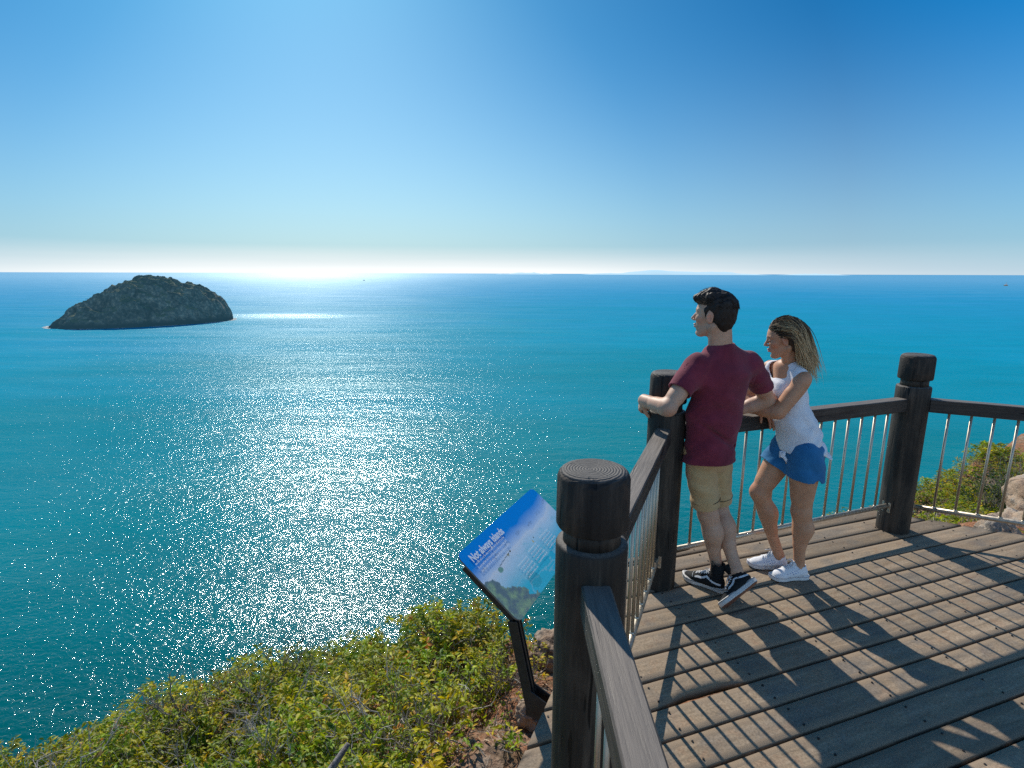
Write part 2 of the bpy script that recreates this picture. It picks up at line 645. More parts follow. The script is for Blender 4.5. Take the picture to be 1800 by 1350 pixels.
def distant_hills():
    # low range of islands some 30 km out, washed pale by the air between
    D = 30000.0
    def X(px): return (px - 900) / 957 * D / math.cos(R(11.5)) * 1.0
    V = []; F = []
    runs = [(872, 968, 130, 3), (1020, 1330, 250, 5), (1370, 1460, 120, 9)]
    for x0, x1, hh, sd_ in runs:
        n = 60
        base = len(V)
        for i in range(n + 1):
            u = i / n
            x = X(x0) + (X(x1) - X(x0)) * u
            e = min(1, u * 5, (1 - u) * 5) ** 0.8
            h = hh * e * (0.55 + 0.45 * float(fbm(u * 5 + sd_, sd_ * 1.7, 0, 4)) + 0.35 * math.exp(-((u - 0.6) / 0.18) ** 2))
            h = max(h, 4)
            V += [(x, D - 900, 0), (x, D, h * 0.8), (x, D + 2500, 0)]
        for i in range(n):
            a = base + 3 * i
            F += [(a, a + 3, a + 4, a + 1), (a + 1, a + 4, a + 5, a + 2)]
    me = np_mesh('distant_hills', np.array(V, float), [np.array(F)])
    o = link_mesh('distant_hills', me, hazy_material('hazy_hills', (0.25, 0.36, 0.42), (0.50, 0.70, 0.80), 0.62))
    o.location = (0, 0, SEA_Z)
    tag(o, 'faint hazy blue hills low on the horizon', 'hills', kind='structure')
distant_hills()

# ============================================================ ISLAND
ISL_C = Vector((-440, 660, SEA_Z))
ISL_ANG = math.atan2(717 - 588, -370 + 500)      # long axis
def island_height(u, v):
    """u along the long axis -1..1, v across -1..1 (arrays), metres above the sea"""
    prof = 0.86 * np.interp(u, [-1.02, -0.97, -0.84, -0.66, -0.50, -0.34, -0.18, -0.06, 0.10, 0.28, 0.40, 0.53, 0.66, 0.78, 0.88, 0.95, 1.0, 1.02],
                     [0, 2, 9, 22, 32, 42, 49, 56, 56, 53, 49, 46, 40, 33, 25, 17, 6, 0])
    wid = np.sqrt(np.clip(1 - np.abs(u) ** 2.6, 0.0, 1)) * 0.98 + 0.02
    q = np.abs(v) / wid
    side = np.clip(1 - q ** 2.3, -0.4, 1)
    h = np.where(np.abs(u) < 1.02, prof, 1.0) * side
    h = np.where((np.abs(u) > 1.02) | (side <= 0), -4.0, h)
    n = fbm(u * 6, v * 6, 0.0, 5, 11) + 0.8 * fbm(u * 17, v * 9, 0.0, 4, 61)
    rid = 1 - np.abs(fbm(u * 5 + v * 2.4, v * 3 - u * 2, 0, 4, 21))
    gul = 1 - np.abs(fbm(u * 2.6 + v * 1.8, v * 1.2 - u * 1.5, 0, 3, 91))
    h = h + (n * 1.1 + (rid - 0.6) * 3.0 + (gul - 0.65) * 14.0) * np.clip(h / 14, 0, 1)
    # near-vertical rock band just above the water
    h = np.where(h > 0, h + 3.5 * np.clip(h / 3, 0, 1), h * 2)
    return h

def island():
    L, Wd = 93.0, 60.0
    n, m = 260, 170
    u = np.linspace(-1.06, 1.06, n); v = np.linspace(-1.12, 1.12, m)
    U, Vv = np.meshgrid(u, v, indexing='ij')
    jx = fbm(U * 20, Vv * 20, 3, 3, 40) * 1.2; jy = fbm(U * 20, Vv * 20, 7, 3, 50) * 1.2
    H = island_height(U, Vv)
    V = np.stack([U * L + jx, Vv * Wd + jy, np.maximum(H, -6)], -1).reshape(-1, 3)
    I = np.arange(n * m).reshape(n, m)
    F = np.stack([I[:-1, :-1], I[1:, :-1], I[1:, 1:], I[:-1, 1:]], -1).reshape(-1, 4)
    t = NT('island_rock')
    co = t.coord('Object')
    geo = t.n('ShaderNodeNewGeometry')
    sp = t.n('ShaderNodeSeparateXYZ'); t.l(co, sp.inputs[0])
    sn = t.n('ShaderNodeSeparateXYZ'); t.l(geo.outputs['Normal'], sn.inputs[0])
    a = t.noise(0.045, 8, 0.62, co, 1.4)
    b = t.noise(0.35, 5, 0.6, co)
    rock = t.ramp(b, [(0.3, (0.03, 0.036, 0.036)), (0.52, (0.10, 0.092, 0.075)), (0.68, (0.25, 0.195, 0.135))])
    rock = t.mix(rock, t.mix(rock, t.ramp(a, [(0.38, 0.35), (0.62, 1.7)]), 1.0, 'MULTIPLY'), 0.9)
    grass = t.ramp(a, [(0.38, (0.030, 0.055, 0.030)), (0.55, (0.085, 0.090, 0.045)), (0.7, (0.17, 0.13, 0.07))])
    slope = t.math('ADD', sn.outputs['Z'], t.math('MULTIPLY', t.math('SUBTRACT', a, 0.5), 1.2))
    mk = t.ramp(slope, [(0.62, 0.0), (0.80, 1.0)])
    c = t.mix(rock, grass, mk)
    low = t.ramp(t.math('MULTIPLY', sp.outputs['Z'], 0.1), [(0.30, 0.0), (0.8, 1.0)])
    c = t.mix((0.022, 0.026, 0.028), c, low)
    bp = t.bump(t.noise(0.12, 9, 0.66, co, 0.6), 0.75, 4.0)
    bs = t.bsdf(c, 0.95, normal=bp, spec=0.15)
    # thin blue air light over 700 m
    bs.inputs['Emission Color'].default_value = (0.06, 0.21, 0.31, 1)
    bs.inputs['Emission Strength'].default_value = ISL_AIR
    me = np_mesh('island', V, [F])
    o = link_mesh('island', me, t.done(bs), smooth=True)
    o.location = ISL_C
    o.rotation_euler = (0, 0, ISL_ANG)
    tag(o, 'steep rocky island with scrub covered top standing in the sea', 'island', kind='structure')
    # scrub and low trees over its top: thousands of leafy clumps
    N = 5200
    uu = rng.uniform(-0.96, 0.96, N); vv = rng.uniform(-0.8, 0.8, N)
    hh = island_height(uu, vv)
    keep = (hh > 14) & (fbm(uu * 7, vv * 5, 0, 4, 77) > 0.28)
    uu, vv, hh = uu[keep], vv[keep], hh[keep]
    Vs = []; Fs = []; Cs = []
    K = 14
    cen = np.stack([uu * L, vv * Wd, hh], -1)
    size = rng.uniform(0.3, 0.85, len(cen)) * np.where(rng.random(len(cen)) < 0.05, 1.8, 1)
    for i, (c0, s) in enumerate(zip(cen, size)):
        p = rng.normal(0, 0.5, (K, 3)) * s * np.array([1, 1, 0.75]) + c0 + [0, 0, 0.4 * s]
        d1 = rng.normal(0, 1, (K, 3)) * s * 0.36; d2 = rng.normal(0, 1, (K, 3)) * s * 0.36
        q = np.stack([p, p + d1, p + d2], 1).reshape(-1, 3)
        Vs.append(q)
        shade = rng.uniform(0.6, 1.3)
        Cs.append(np.repeat(np.array([[0.040, 0.065, 0.028]]) * shade, 3 * K, 0))
    V = np.concatenate(Vs)
    F = np.arange(len(V)).reshape(-1, 3)
    t = NT('island_foliage')
    bs = t.bsdf(t.attr('tint').outputs['Color'], 0.9, spec=0.1)
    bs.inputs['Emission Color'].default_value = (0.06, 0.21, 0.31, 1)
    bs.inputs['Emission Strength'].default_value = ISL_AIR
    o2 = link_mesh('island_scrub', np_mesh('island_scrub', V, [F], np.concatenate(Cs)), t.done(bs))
    o2.location = ISL_C; o2.rotation_euler = (0, 0, ISL_ANG)
    tag(o2, 'dark scrub and low trees covering the rocky island', 'scrub', kind='stuff')
    # surf along the foot: ragged white sheets lying on the water
    N = 420
    Vs = []; Fs = []
    th = np.linspace(0, 2 * math.pi, 720)
    k = 0
    for a in th:
        ca, sa = math.cos(a), math.sin(a)
        # walk inward to find the waterline
        s = 1.25
        while s > 0.2 and float(island_height(np.array(ca * s), np.array(sa * s))) < 0.3:
            s -= 0.01
        nn = float(fbm(ca * 6, sa * 6, 0, 4, 5))
        if nn < -0.05:
            continue
        for r in range(4):
            w = random.uniform(0.6, 2.2)
            x = ca * L * s + random.uniform(-1.5, 1.5) + ca * random.uniform(-0.5, 3.0)
            y = sa * Wd * s + random.uniform(-1.5, 1.5) + sa * random.uniform(-0.5, 3.0)
            b0 = len(Vs)
            for j in range(6):
                aa = j * math.pi / 3
                Vs.append((x + w * math.cos(aa) * random.uniform(.8, 2.2), y + w * math.sin(aa) * random.uniform(.5, 1), 0.10 + 0.02 * (k % 9)))
            Fs.append([b0 + j for j in range(6)])
            k += 1
    me = bpy.data.meshes.new('surf')
    me.from_pydata(Vs, [], Fs)
    t = NT('sea_foam')
    o3 = link_mesh('surf', me, t.done(t.bsdf((0.62, 0.66, 0.66), 0.8)))
    o3.location = ISL_C; o3.rotation_euler = (0, 0, ISL_ANG)
    tag(o3, 'thin white surf along the foot of the island', 'surf', kind='stuff')
island()

# ============================================================ BOATS FAR OUT
def boat(loc, L, rz, label, hull_c):
    e = empty('boat', loc, label, 'boat', 'boats far out on the sea', rz)
    hm = NT('boat_hull_paint'); hmat = hm.done(hm.bsdf(hull_c, 0.4))
    wm_ = NT('boat_cabin_paint'); wmat = wm_.done(wm_.bsdf((0.6, 0.6, 0.58), 0.5))
    bm = bmesh.new()
    rings = []
    for i in range(9):
        u = i / 8
        w = L * 0.14 * (1 - (max(0, u - 0.45) / 0.55) ** 2) + 0.02
        z1 = L * 0.10 * (1 + 0.5 * u * u)
        x = L * (u - 0.5)
        rings.append([bm.verts.new(p) for p in ((x, -w, z1), (x, -w * 0.75, 0), (x, 0, -L * 0.04), (x, w * 0.75, 0), (x, w, z1))])
    for a, b in zip(rings, rings[1:]):
        for j in range(4):
            bm.faces.new((a[j], b[j], b[j + 1], a[j + 1]))
        bm.faces.new((a[4], b[4], b[0], a[0]))
    bm.faces.new(rings[0]); bm.faces.new(rings[-1][::-1])
    bm_obj('hull', bm, hmat, e)
    bm = bmesh.new()
    box(bm, (-L * 0.30, 0, L * 0.17), (L * 0.12, 0, L * 0.17), L * 0.18, L * 0.12, bev=0.02 * L)
    bm_obj('cabin', bm, wmat, e)
    bm = bmesh.new()
    tube(bm, [(0, 0, L * 0.1), (0, 0, L * 0.62)], L * 0.012, 6)
    tube(bm, [(0, 0, L * 0.3), (-L * 0.4, 0, L * 0.42)], L * 0.01, 6)
    bm_obj('mast', bm, hmat, e)
boat((2722, 3050, SEA_Z), 34, 0.4, 'small orange and white boat far out at the right, above the far post', (0.75, 0.30, 0.05))
boat((-1150, 4300, SEA_Z), 22, 1.2, 'tiny dark boat in the bright glare near the horizon, right of the island', (0.03, 0.04, 0.05))

# ============================================================ HEADLAND TERRAIN
CP = np.array([
    (0.1, 1.9, -.52), (0, 1.2, -.5), (-.1, .5, -.5), (-.12, 2.4, -.68), (0.2, 3, -.95), (.6, 3.5, -1.25), (1, 3.9, -1.5), (2, 4.1, -1.45),
    (3, 4.6, -1.2), (3.4, 4.3, -.62), (4.2, 3.9, -.38), (4.8, 3, -.3), (2, 1, -.55), (2, -3, -.5), (0, -3, -.45), (-2, -2, -.7),
    (-1, 1, -.9), (-.5, 2.2, -.82), (-1, 2.6, -1.12), (-.5, 3.2, -1.17), (-.2, 3.8, -1.22), (-1.5, 3.7, -1.54), (-2, 3.2, -1.76), (-2.5, 2, -1.75), (-4, 3.3, -2.36),
    (-4, 1.5, -2.15), (-6, 2.6, -3.1), (-6, 0, -2.7), (-9, 2, -5.0), (-12, -2, -6), (-10, -10, -5), (0, -12, -1), (10, -10, 0),
    (5.2, 5.2, -.85), (6.4, 6.4, -1.25), (6.2, 7.8, -2.2), (7.6, 8.2, -1.95), (8.8, 9.0, -2.15), (7.5, 5, -.6), (9, 7, -1.0), (12, 8, -.6), (12, 12, -2), (16, 6, 0), (15, 0, 0.5), (4.2, 5.4, -1.25), (5.2, 7.2, -1.85)])
XE = [-90, -8, -4, -1.5, 0, 2.6, 3.6, 5, 7, 9, 14, 90]
YE = [-8, 3.0, 3.85, 4.1, 4.15, 4.3, 5.6, 7.3, 9.0, 10.3, 14, 40]
def terrain_z(x, y, rough=True):
    x = np.asarray(x, float); y = np.asarray(y, float)
    num = 0; den = 0
    for cx, cy, cz in CP:
        w = 1.0 / ((x - cx) ** 2 + (y - cy) ** 2 + 0.05) ** 2
        num = num + w * cz; den = den + w
    z = num / den
    t = np.maximum(0, y - np.interp(x, XE, YE))
    z = z - 1.45 * t - 0.35 * np.minimum(t, 1) - 0.25 * np.maximum(0, -x - 9)
    if rough:
        z = z + 0.05 * fbm(x * 2.1, y * 2.1, 0, 4, 3) + 0.015 * fbm(x * 11, y * 11, 0, 3, 8)
        z = z + np.clip(t, 0, 4) * 0.35 * fbm(x * 0.7, y * 0.7, z * 0.4, 4, 14)
    return np.maximum(z, SEA_Z - 4)

def headland():
    def spaced(lo, a, b, hi, h):
        mid = np.arange(a, b, h)
        l = []; s = h; x = a
        while x > lo:
            s *= 1.12; x -= s; l.append(x)
        r = []; s = h; x = mid[-1]
        while x < hi:
            s *= 1.12; x += s; r.append(x)
        return np.array(l[::-1] + list(mid) + r)
    xs = spaced(-80, -7, 10, 80, 0.06); ys = spaced(-60, 0.3, 10, 70, 0.06)
    X, Y = np.meshgrid(xs, ys, indexing='ij')
    Z = terrain_z(X, Y)
    n, m = X.shape
    I = np.arange(n * m).reshape(n, m)
    F = np.stack([I[:-1, :-1], I[1:, :-1], I[1:, 1:], I[:-1, 1:]], -1).reshape(-1, 4)
    t = NT('red_soil_ground')
    co = t.coord('Object')
    a = t.noise(1.6, 6, 0.6, co, 0.4)
    b = t.noise(22, 6, 0.7, co)
    soil = t.ramp(b, [(0.30, (0.13, 0.055, 0.028)), (0.52, (0.30, 0.135, 0.07)), (0.72, (0.46, 0.27, 0.17))])
    rock = t.ramp(b, [(0.3, (0.17, 0.12, 0.085)), (0.7, (0.42, 0.33, 0.25))])
    litter = t.ramp(t.noise(60, 4, 0.7, co), [(0.42, (0.05, 0.035, 0.02)), (0.62, (0.30, 0.22, 0.13))])
    c = t.mix(soil, rock, t.ramp(a, [(0.52, 0.0), (0.62, 1.0)]))
    c = t.mix(c, litter, t.ramp(t.noise(5, 5, 0.7, co), [(0.50, 0.0), (0.62, 0.75)]))
    vor = t.n('ShaderNodeTexVoronoi'); vor.inputs['Scale'].default_value = 30
    t.l(co, vor.inputs['Vector'])
    bp = t.bump(b, 0.8, 0.03)
    bp = t.bump(vor.outputs['Distance'], 0.5, 0.02, bp)
    o = link_mesh('headland', np_mesh('headland', np.stack([X, Y, Z], -1).reshape(-1, 3), [F]), t.done(t.bsdf(c, 0.95, normal=bp, spec=0.15)), smooth=True)
    tag(o, 'reddish rocky headland slope dropping away to the sea', 'ground', kind='structure')
headland()
# ============================================================ DECK AND RAILINGS
BA = R(19.2)                                  # direction the boards run
P_S = Vector((0.245, -0.62, 0)); P0 = Vector((0.235, 1.474, 0)); P1 = Vector((0.89, 3.03, 0))
P2 = Vector((2.83, 3.755, 0)); P3 = Vector((4.66, 2.84, 0))
EDGE = 0.30

def wood_material(name, dark, mid, light, scale=(2.2, 26, 26), rough=0.75, bumpd=0.004, worn=0.5, top=None, spec=0.3):
    t = NT(name)
    oi = t.n('ShaderNodeObjectInfo')
    tc_ = t.n('ShaderNodeTexCoord')
    mp_ = t.n('ShaderNodeMapping'); mp_.inputs['Scale'].default_value = scale
    off = t.n('ShaderNodeVectorMath', operation='ADD')
    sc = t.n('ShaderNodeVectorMath', operation='SCALE'); sc.inputs['Scale'].default_value = 37.0
    t.l(oi.outputs['Random'], sc.inputs[0])
    t.l(tc_.outputs['Object'], off.inputs[0]); t.l(sc.outputs[0], off.inputs[1])
    t.l(off.outputs[0], mp_.inputs['Vector'])
    v = mp_.outputs[0]
    grain = t.noise(1.0, 8, 0.68, v, 0.35)
    fine = t.noise(4.0, 6, 0.7, v, 0.1)
    big = t.noise(3.0, 5, 0.6, off.outputs[0])
    c = t.ramp(grain, [(0.32, dark), (0.52, mid), (0.72, light)])
    c = t.mix(c, light, t.math('MULTIPLY', t.ramp(t.math('MULTIPLY', big, t.math('ADD', fine, 0.45)), [(0.46, 0.0), (0.62, 1.0)]), worn))
    # long drying checks
    mp2 = t.n('ShaderNodeMapping'); mp2.inputs['Scale'].default_value = tuple(s * 1.6 for s in scale)
    t.l(off.outputs[0], mp2.inputs['Vector'])
    chk = t.noise(1.0, 2, 0.5, mp2.outputs[0], 0.15)
    ck = t.ramp(chk, [(0.30, 1.0), (0.335, 0.0)])
    c = t.mix(c, tuple(0.25 * q for q in dark), ck)
    if top is not None:
        geo = t.n('ShaderNodeNewGeometry'); s = t.n('ShaderNodeSeparateXYZ'); t.l(geo.outputs['Normal'], s.inputs[0])
        f = t.ramp(t.math('ADD', s.outputs['Z'], t.math('MULTIPLY', t.math('SUBTRACT', big, 0.5), 0.4)), [(0.6, 0.0), (0.95, 1.0)])
        c = t.mix(c, t.mix(c, t.ramp(fine, [(0.3, tuple(0.6 * q for q in top)), (0.7, top)]), 0.75), f)
    h = t.math('SUBTRACT', t.math('ADD', grain, t.math('MULTIPLY', fine, 0.5)), t.math('MULTIPLY', ck, 0.8))
    rr = t.ramp(fine, [(0.3, rough - 0.12), (0.7, min(1, rough + 0.12))])
    return t.done(t.bsdf(c, rr, normal=t.bump(h, 0.8, bumpd), spec=spec))

M_POST = wood_material('dark_stained_post_wood', (0.010, 0.009, 0.008), (0.027, 0.022, 0.017), (0.10, 0.073, 0.052), scale=(22, 22, 1.8), rough=0.62, bumpd=0.006, worn=0.35, top=(0.17, 0.155, 0.14))
M_RAIL = wood_material('weathered_rail_wood', (0.016, 0.014, 0.013), (0.035, 0.029, 0.025), (0.095, 0.075, 0.060), scale=(24, 24, 1.6), rough=0.6, bumpd=0.004, worn=0.4, top=(0.25, 0.215, 0.185))
M_BEAM = wood_material('deck_beam_wood', (0.02, 0.016, 0.012), (0.05, 0.037, 0.026), (0.11, 0.08, 0.055), scale=(1.8, 22, 22))

def steel():
    t = NT('brushed_stainless_steel')
    co = t.coord('Object', (60, 60, 4))
    n = t.noise(1.0, 4, 0.6, co)
    return t.done(t.bsdf(t.ramp(n, [(0.3, (0.40, 0.35, 0.28)), (0.7, (0.56, 0.50, 0.41))]), t.ramp(n, [(0.3, 0.42), (0.7, 0.58)]), metal=1.0))
M_STEEL = steel()

def deck_material():
    t = NT('worn_deck_boards')
    tin = t.attr('tint')
    co = t.coord('Object')
    sv = t.n('ShaderNodeVectorMath', operation='ADD')
    sc = t.n('ShaderNodeVectorMath', operation='SCALE'); sc.inputs['Scale'].default_value = 19.0
    t.l(tin.outputs['Color'], sc.inputs[0]); t.l(co, sv.inputs[0]); t.l(sc.outputs[0], sv.inputs[1])
    mp_ = t.n('ShaderNodeMapping'); mp_.inputs['Scale'].default_value = (3.2, 30, 30)
    t.l(sv.outputs[0], mp_.inputs['Vector'])
    g = t.noise(1.0, 8, 0.66, mp_.outputs[0], 0.5)
    f = t.noise(90, 4, 0.7, sv.outputs[0])
    bl = t.noise(4.5, 5, 0.62, sv.outputs[0], 0.6)
    bl2 = t.noise(13, 4, 0.6, sv.outputs[0], 0.3)
    c = t.ramp(g, [(0.25, (0.20, 0.147, 0.095)), (0.50, (0.33, 0.245, 0.162)), (0.78, (0.45, 0.35, 0.25))])
    c = t.mix(c, (0.30, 0.165, 0.095), t.math('MULTIPLY', t.ramp(bl2, [(0.52, 0.0), (0.68, 1.0)]), 0.40))
    c = t.mix(c, (0.17, 0.155, 0.135), t.math('MULTIPLY', t.ramp(bl, [(0.45, 0.0), (0.66, 1.0)]), 0.65))
    c = t.mix(c, t.mix(c, t.ramp(f, [(0.3, 0.55), (0.7, 1.35)]), 1.0, 'MULTIPLY'), 0.75)
    sx = t.n('ShaderNodeSeparateXYZ'); t.l(tin.outputs['Color'], sx.inputs[0])
    br = t.math('ADD', 0.66, t.math('MULTIPLY', sx.outputs['X'], 0.58))
    c = t.mix(c, br, 1.0, 'MULTIPLY')
    # darker along the board edges (blue channel of tint = distance from the edge)
    ed = t.ramp(t.math('ADD', sx.outputs['Z'], t.math('MULTIPLY', t.math('SUBTRACT', bl2, 0.5), 0.5)), [(0.0, 0.6), (0.08, 0.92), (0.3, 1.0)])
    c = t.mix(c, ed, 1.0, 'MULTIPLY')
    h = t.math('ADD', t.math('MULTIPLY', g, 0.6), t.math('MULTIPLY', f, 0.6))
    return t.done(t.bsdf(c, t.ramp(g, [(0.3, 0.66), (0.7, 0.88)]), normal=t.bump(h, 0.7, 0.003), spec=0.22))

def perp_out(a, b):
    d = (b - a).normalized()
    return Vector((-d.y, d.x, 0))

def deck_outline():
    pts = [P_S, P0, P1, P2, P3]
    lines = []
    for a, b in zip(pts, pts[1:]):
        n = perp_out(a, b)
        lines.append((a + n * EDGE, (b - a).normalized()))
    def inter(l1, l2):
        (p, d), (q, e) = l1, l2
        k = ((q.x - p.x) * e.y - (q.y - p.y) * e.x) / (d.x * e.y - d.y * e.x)
        return p + d * k
    out = [lines[0][0] - lines[0][1] * 1.4]
    out += [inter(lines[i], lines[i + 1]) for i in range(3)]
    out += [lines[3][0] + lines[3][1] * 3.4]
    out += [Vector((5.9, -2.0, 0)), Vector((-0.05, -2.0, 0))]
    out[0] = Vector((lines[0][0].x, -2.0, 0)); out.pop()
    return out

def clip_poly(poly, a, b):
    """keep the part of poly right of the directed line a->b (2D)"""
    res = []
    def s(p): return (b[0] - a[0]) * (p[1] - a[1]) - (b[1] - a[1]) * (p[0] - a[0])
    for i, p in enumerate(poly):
        q = poly[(i + 1) % len(poly)]
        sp_, sq = s(p), s(q)
        if sp_ <= 0: res.append(p)
        if (sp_ < 0 < sq) or (sq < 0 < sp_):
            k = sp_ / (sp_ - sq)
            res.append((p[0] + (q[0] - p[0]) * k, p[1] + (q[1] - p[1]) * k))
    return res

def build_deck():
    deck = empty('viewing_deck', (0, 0, 0), 'weathered timber viewing deck of wide gapped boards above the sea', 'deck')
    ca, sa = math.cos(-BA), math.sin(-BA)
    loc = [(p.x * ca - p.y * sa, p.x * sa + p.y * ca) for p in deck_outline()]
    pitch = 0.1535; wdt = 0.1395; thick = 0.045
    n0 = 1.865 - 20 * pitch      # a measured gap centre
    Vs = []; F = []; T = []
    n = n0
    k = 0
    y_lo = min(p[1] for p in loc); y_hi = max(p[1] for p in loc)
    n -= math.ceil((n - y_lo) / pitch) * pitch
    while n < y_hi:
        y0 = n + (pitch - wdt) / 2 + random.uniform(-.0015, .0015)
        y1 = n + pitch - (pitch - wdt) / 2 + random.uniform(-.0015, .0015)
        n += pitch; k += 1
        poly = list(loc)
        poly = clip_poly(poly, (0, y1), (1, y1))
        poly = clip_poly(poly, (1, y0), (0, y0))
        if len(poly) < 3: continue
        xs0 = min(p[0] for p in poly); xs1 = max(p[0] for p in poly)
        # left and right ends as functions of y
        def end(yy, side):
            xx = []
            for i, p in enumerate(poly):
                q = poly[(i + 1) % len(poly)]
                if (p[1] - yy) * (q[1] - yy) <= 0 and abs(p[1] - q[1]) > 1e-9:
                    xx.append(p[0] + (q[0] - p[0]) * (yy - p[1]) / (q[1] - p[1]))
            return (min(xx) if side < 0 else max(xx)) if xx else None
        cut = random.uniform(-0.012, 0.012)
        zt = random.uniform(-0.0025, 0.0015); cup = random.uniform(-0.0015, 0.001)
        tn = (random.random(), random.random())
        e = 0.0028
        rows = [(y0, -thick), (y0, -e), (y0 + e, 0), (y0 + 0.03, cup), ((y0 + y1) / 2, cup), (y1 - 0.03, cup), (y1 - e, 0), (y1, -e), (y1, -thick)]
        edge = [0, 0, 0.15, 1, 1, 1, 0.15, 0, 0]
        eps = 1e-4
        nx = max(2, int((xs1 - xs0) / 0.06))
        base = len(Vs)
        ok = True
        for (yy, zz_) in rows:
            yc = min(max(yy, min(p[1] for p in poly) + eps), max(p[1] for p in poly) - eps)
            a_, b_ = end(yc, -1), end(yc, 1)
            if a_ is None or b_ is None: ok = False; break
            for i in range(nx + 1):
                x = a_ + (b_ - a_) * i / nx + (cut if i == nx else 0)
                wob = 0.0016 * float(mnoise.noise(Vector((x * 3, yy * 9, k))))
                chip = 0.0
                # the splintered board edge
                if k == CHIP_BOARD and yy < y0 + 0.02:
                    gx = x * math.cos(BA) - yy * math.sin(BA)
                    if 0.66 < gx < 1.10: chip = (0.030 + 0.010 * mnoise.noise(Vector((x * 30, 0, 0)))) * min(1, (gx - 0.66) / 0.12, (1.10 - gx) / 0.12)
                wy = 0.0012 * float(mnoise.noise(Vector((x * 7, yy * 30, k * 3.1))))
                Vs.append((x, yy + wy + chip * 0.9, zz_ + zt + wob - (chip * 0.6 if zz_ > -0.02 else 0)))
        if not ok:
            Vs = Vs[:base]; continue
        for r_, ev in zip(rows, edge):
            T += [(tn[0], tn[1], ev)] * (nx + 1)
        w_ = nx + 1
        for r_ in range(len(rows) - 1):
            for i in range(nx):
                F.append((base + r_ * w_ + i, base + r_ * w_ + i + 1, base + (r_ + 1) * w_ + i + 1, base + (r_ + 1) * w_ + i))
        for i in range(nx):
            F.append((base + i, base + 8 * w_ + i, base + 8 * w_ + i + 1, base + i + 1))
        # end caps
        for i in (0, nx):
            ring = [base + r_ * w_ + i for r_ in range(9)]
            for a_, b_ in ((0, 1), (1, 2), (2, 3), (3, 4)):
                q = (ring[a_], ring[b_], ring[8 - b_], ring[8 - a_])
                F.append(q)
        # leave: degenerate last quad is harmless
    me = np_mesh('decking', np.array(Vs), [np.array(F)], np.array(T))
    o = link_mesh('decking', me, deck_material(), deck)
    o.rotation_euler = (0, 0, BA)
    # pairs of screw heads over every joist
    sv = []; sf = []
    sm = NT('dark_screw_steel'); smat = sm.done(sm.bsdf((0.03, 0.028, 0.026), 0.5, metal=0.5))
    k2 = 0
    yy0 = n0 - math.ceil((n0 - y_lo) / pitch) * pitch
    while yy0 < y_hi:
        for i in range(-1, 12):
            x = -0.2 + i * 0.5
            for yo in (0.035, pitch - 0.035):
                px_, py_ = x + random.uniform(-.006, .006), yy0 + yo + random.uniform(-.004, .004)
                inside = all(((loc[(j + 1) % len(loc)][0] - loc[j][0]) * (py_ - loc[j][1]) - (loc[(j + 1) % len(loc)][1] - loc[j][1]) * (px_ - loc[j][0])) < -0.03 for j in range(len(loc)))
                if not inside: continue
                b = len(sv)
                for q in range(8):
                    sv.append((px_ + 0.0045 * math.cos(q * math.pi / 4), py_ + 0.0045 * math.sin(q * math.pi / 4), 0.0035))
                for q in range(8):
                    sv.append((px_ + 0.005 * math.cos(q * math.pi / 4), py_ + 0.005 * math.sin(q * math.pi / 4), -0.01))
                sf.append(tuple(b + q for q in range(8)))
                for q in range(8): sf.append((b + q, b + 8 + q, b + 8 + (q + 1) % 8, b + (q + 1) % 8))
        yy0 += pitch
    sme = bpy.data.meshes.new('screw'); sme.from_pydata(sv, [], sf)
    so2 = link_mesh('screw', sme, smat, deck); so2.rotation_euler = (0, 0, BA); so2['kind'] = 'stuff'
    # edge beams follow the outline just under the boards, joists cross under them
    ol = deck_outline()
    bm = bmesh.new()
    ins = []
    cen = Vector((2.2, 0.8, 0))
    for p in ol: ins.append(p + (cen - p).normalized() * 0.07)
    for a, b in zip(ins, ins[1:]):
        box(bm, a + Vector((0, 0, -0.135)), b + Vector((0, 0, -0.135)), 0.06, 0.17)
    bm_obj('edge_beam', bm, M_BEAM, deck)
    bm = bmesh.new()
    ca, sa = math.cos(BA), math.sin(BA)
    for i in range(-1, 12):
        x = -0.2 + i * 0.5
        # from the front edge back
        ys = []
        for j in range(len(loc)):
            p, q = loc[j], loc[(j + 1) % len(loc)]
            if (p[0] - x) * (q[0] - x) <= 0 and abs(p[0] - q[0]) > 1e-9:
                ys.append(p[1] + (q[1] - p[1]) * (x - p[0]) / (q[0] - p[0]))
        if len(ys) < 2: continue
        a_, b_ = min(ys) + 0.15, max(ys) - 0.15
        if b_ - a_ < 0.3: continue
        W = lambda X, Y: Vector((X * ca - Y * sa, X * sa + Y * ca, -0.125))
        box(bm, W(x, a_), W(x, b_), 0.05, 0.14)
    bm_obj('joist', bm, M_BEAM, deck)
CHIP_BOARD = 0
def _chip():
    ca, sa = math.cos(-BA), math.sin(-BA)
    loc = [(p.x * ca - p.y * sa, p.x * sa + p.y * ca) for p in deck_outline()]
    pitch = 0.1535
    n = 1.865 - 20 * pitch
    n -= math.ceil((n - min(p[1] for p in loc)) / pitch) * pitch
    k = 0
    while n + pitch < 1.75: n += pitch; k += 1
    return k + 1
CHIP_BOARD = _chip()
build_deck()

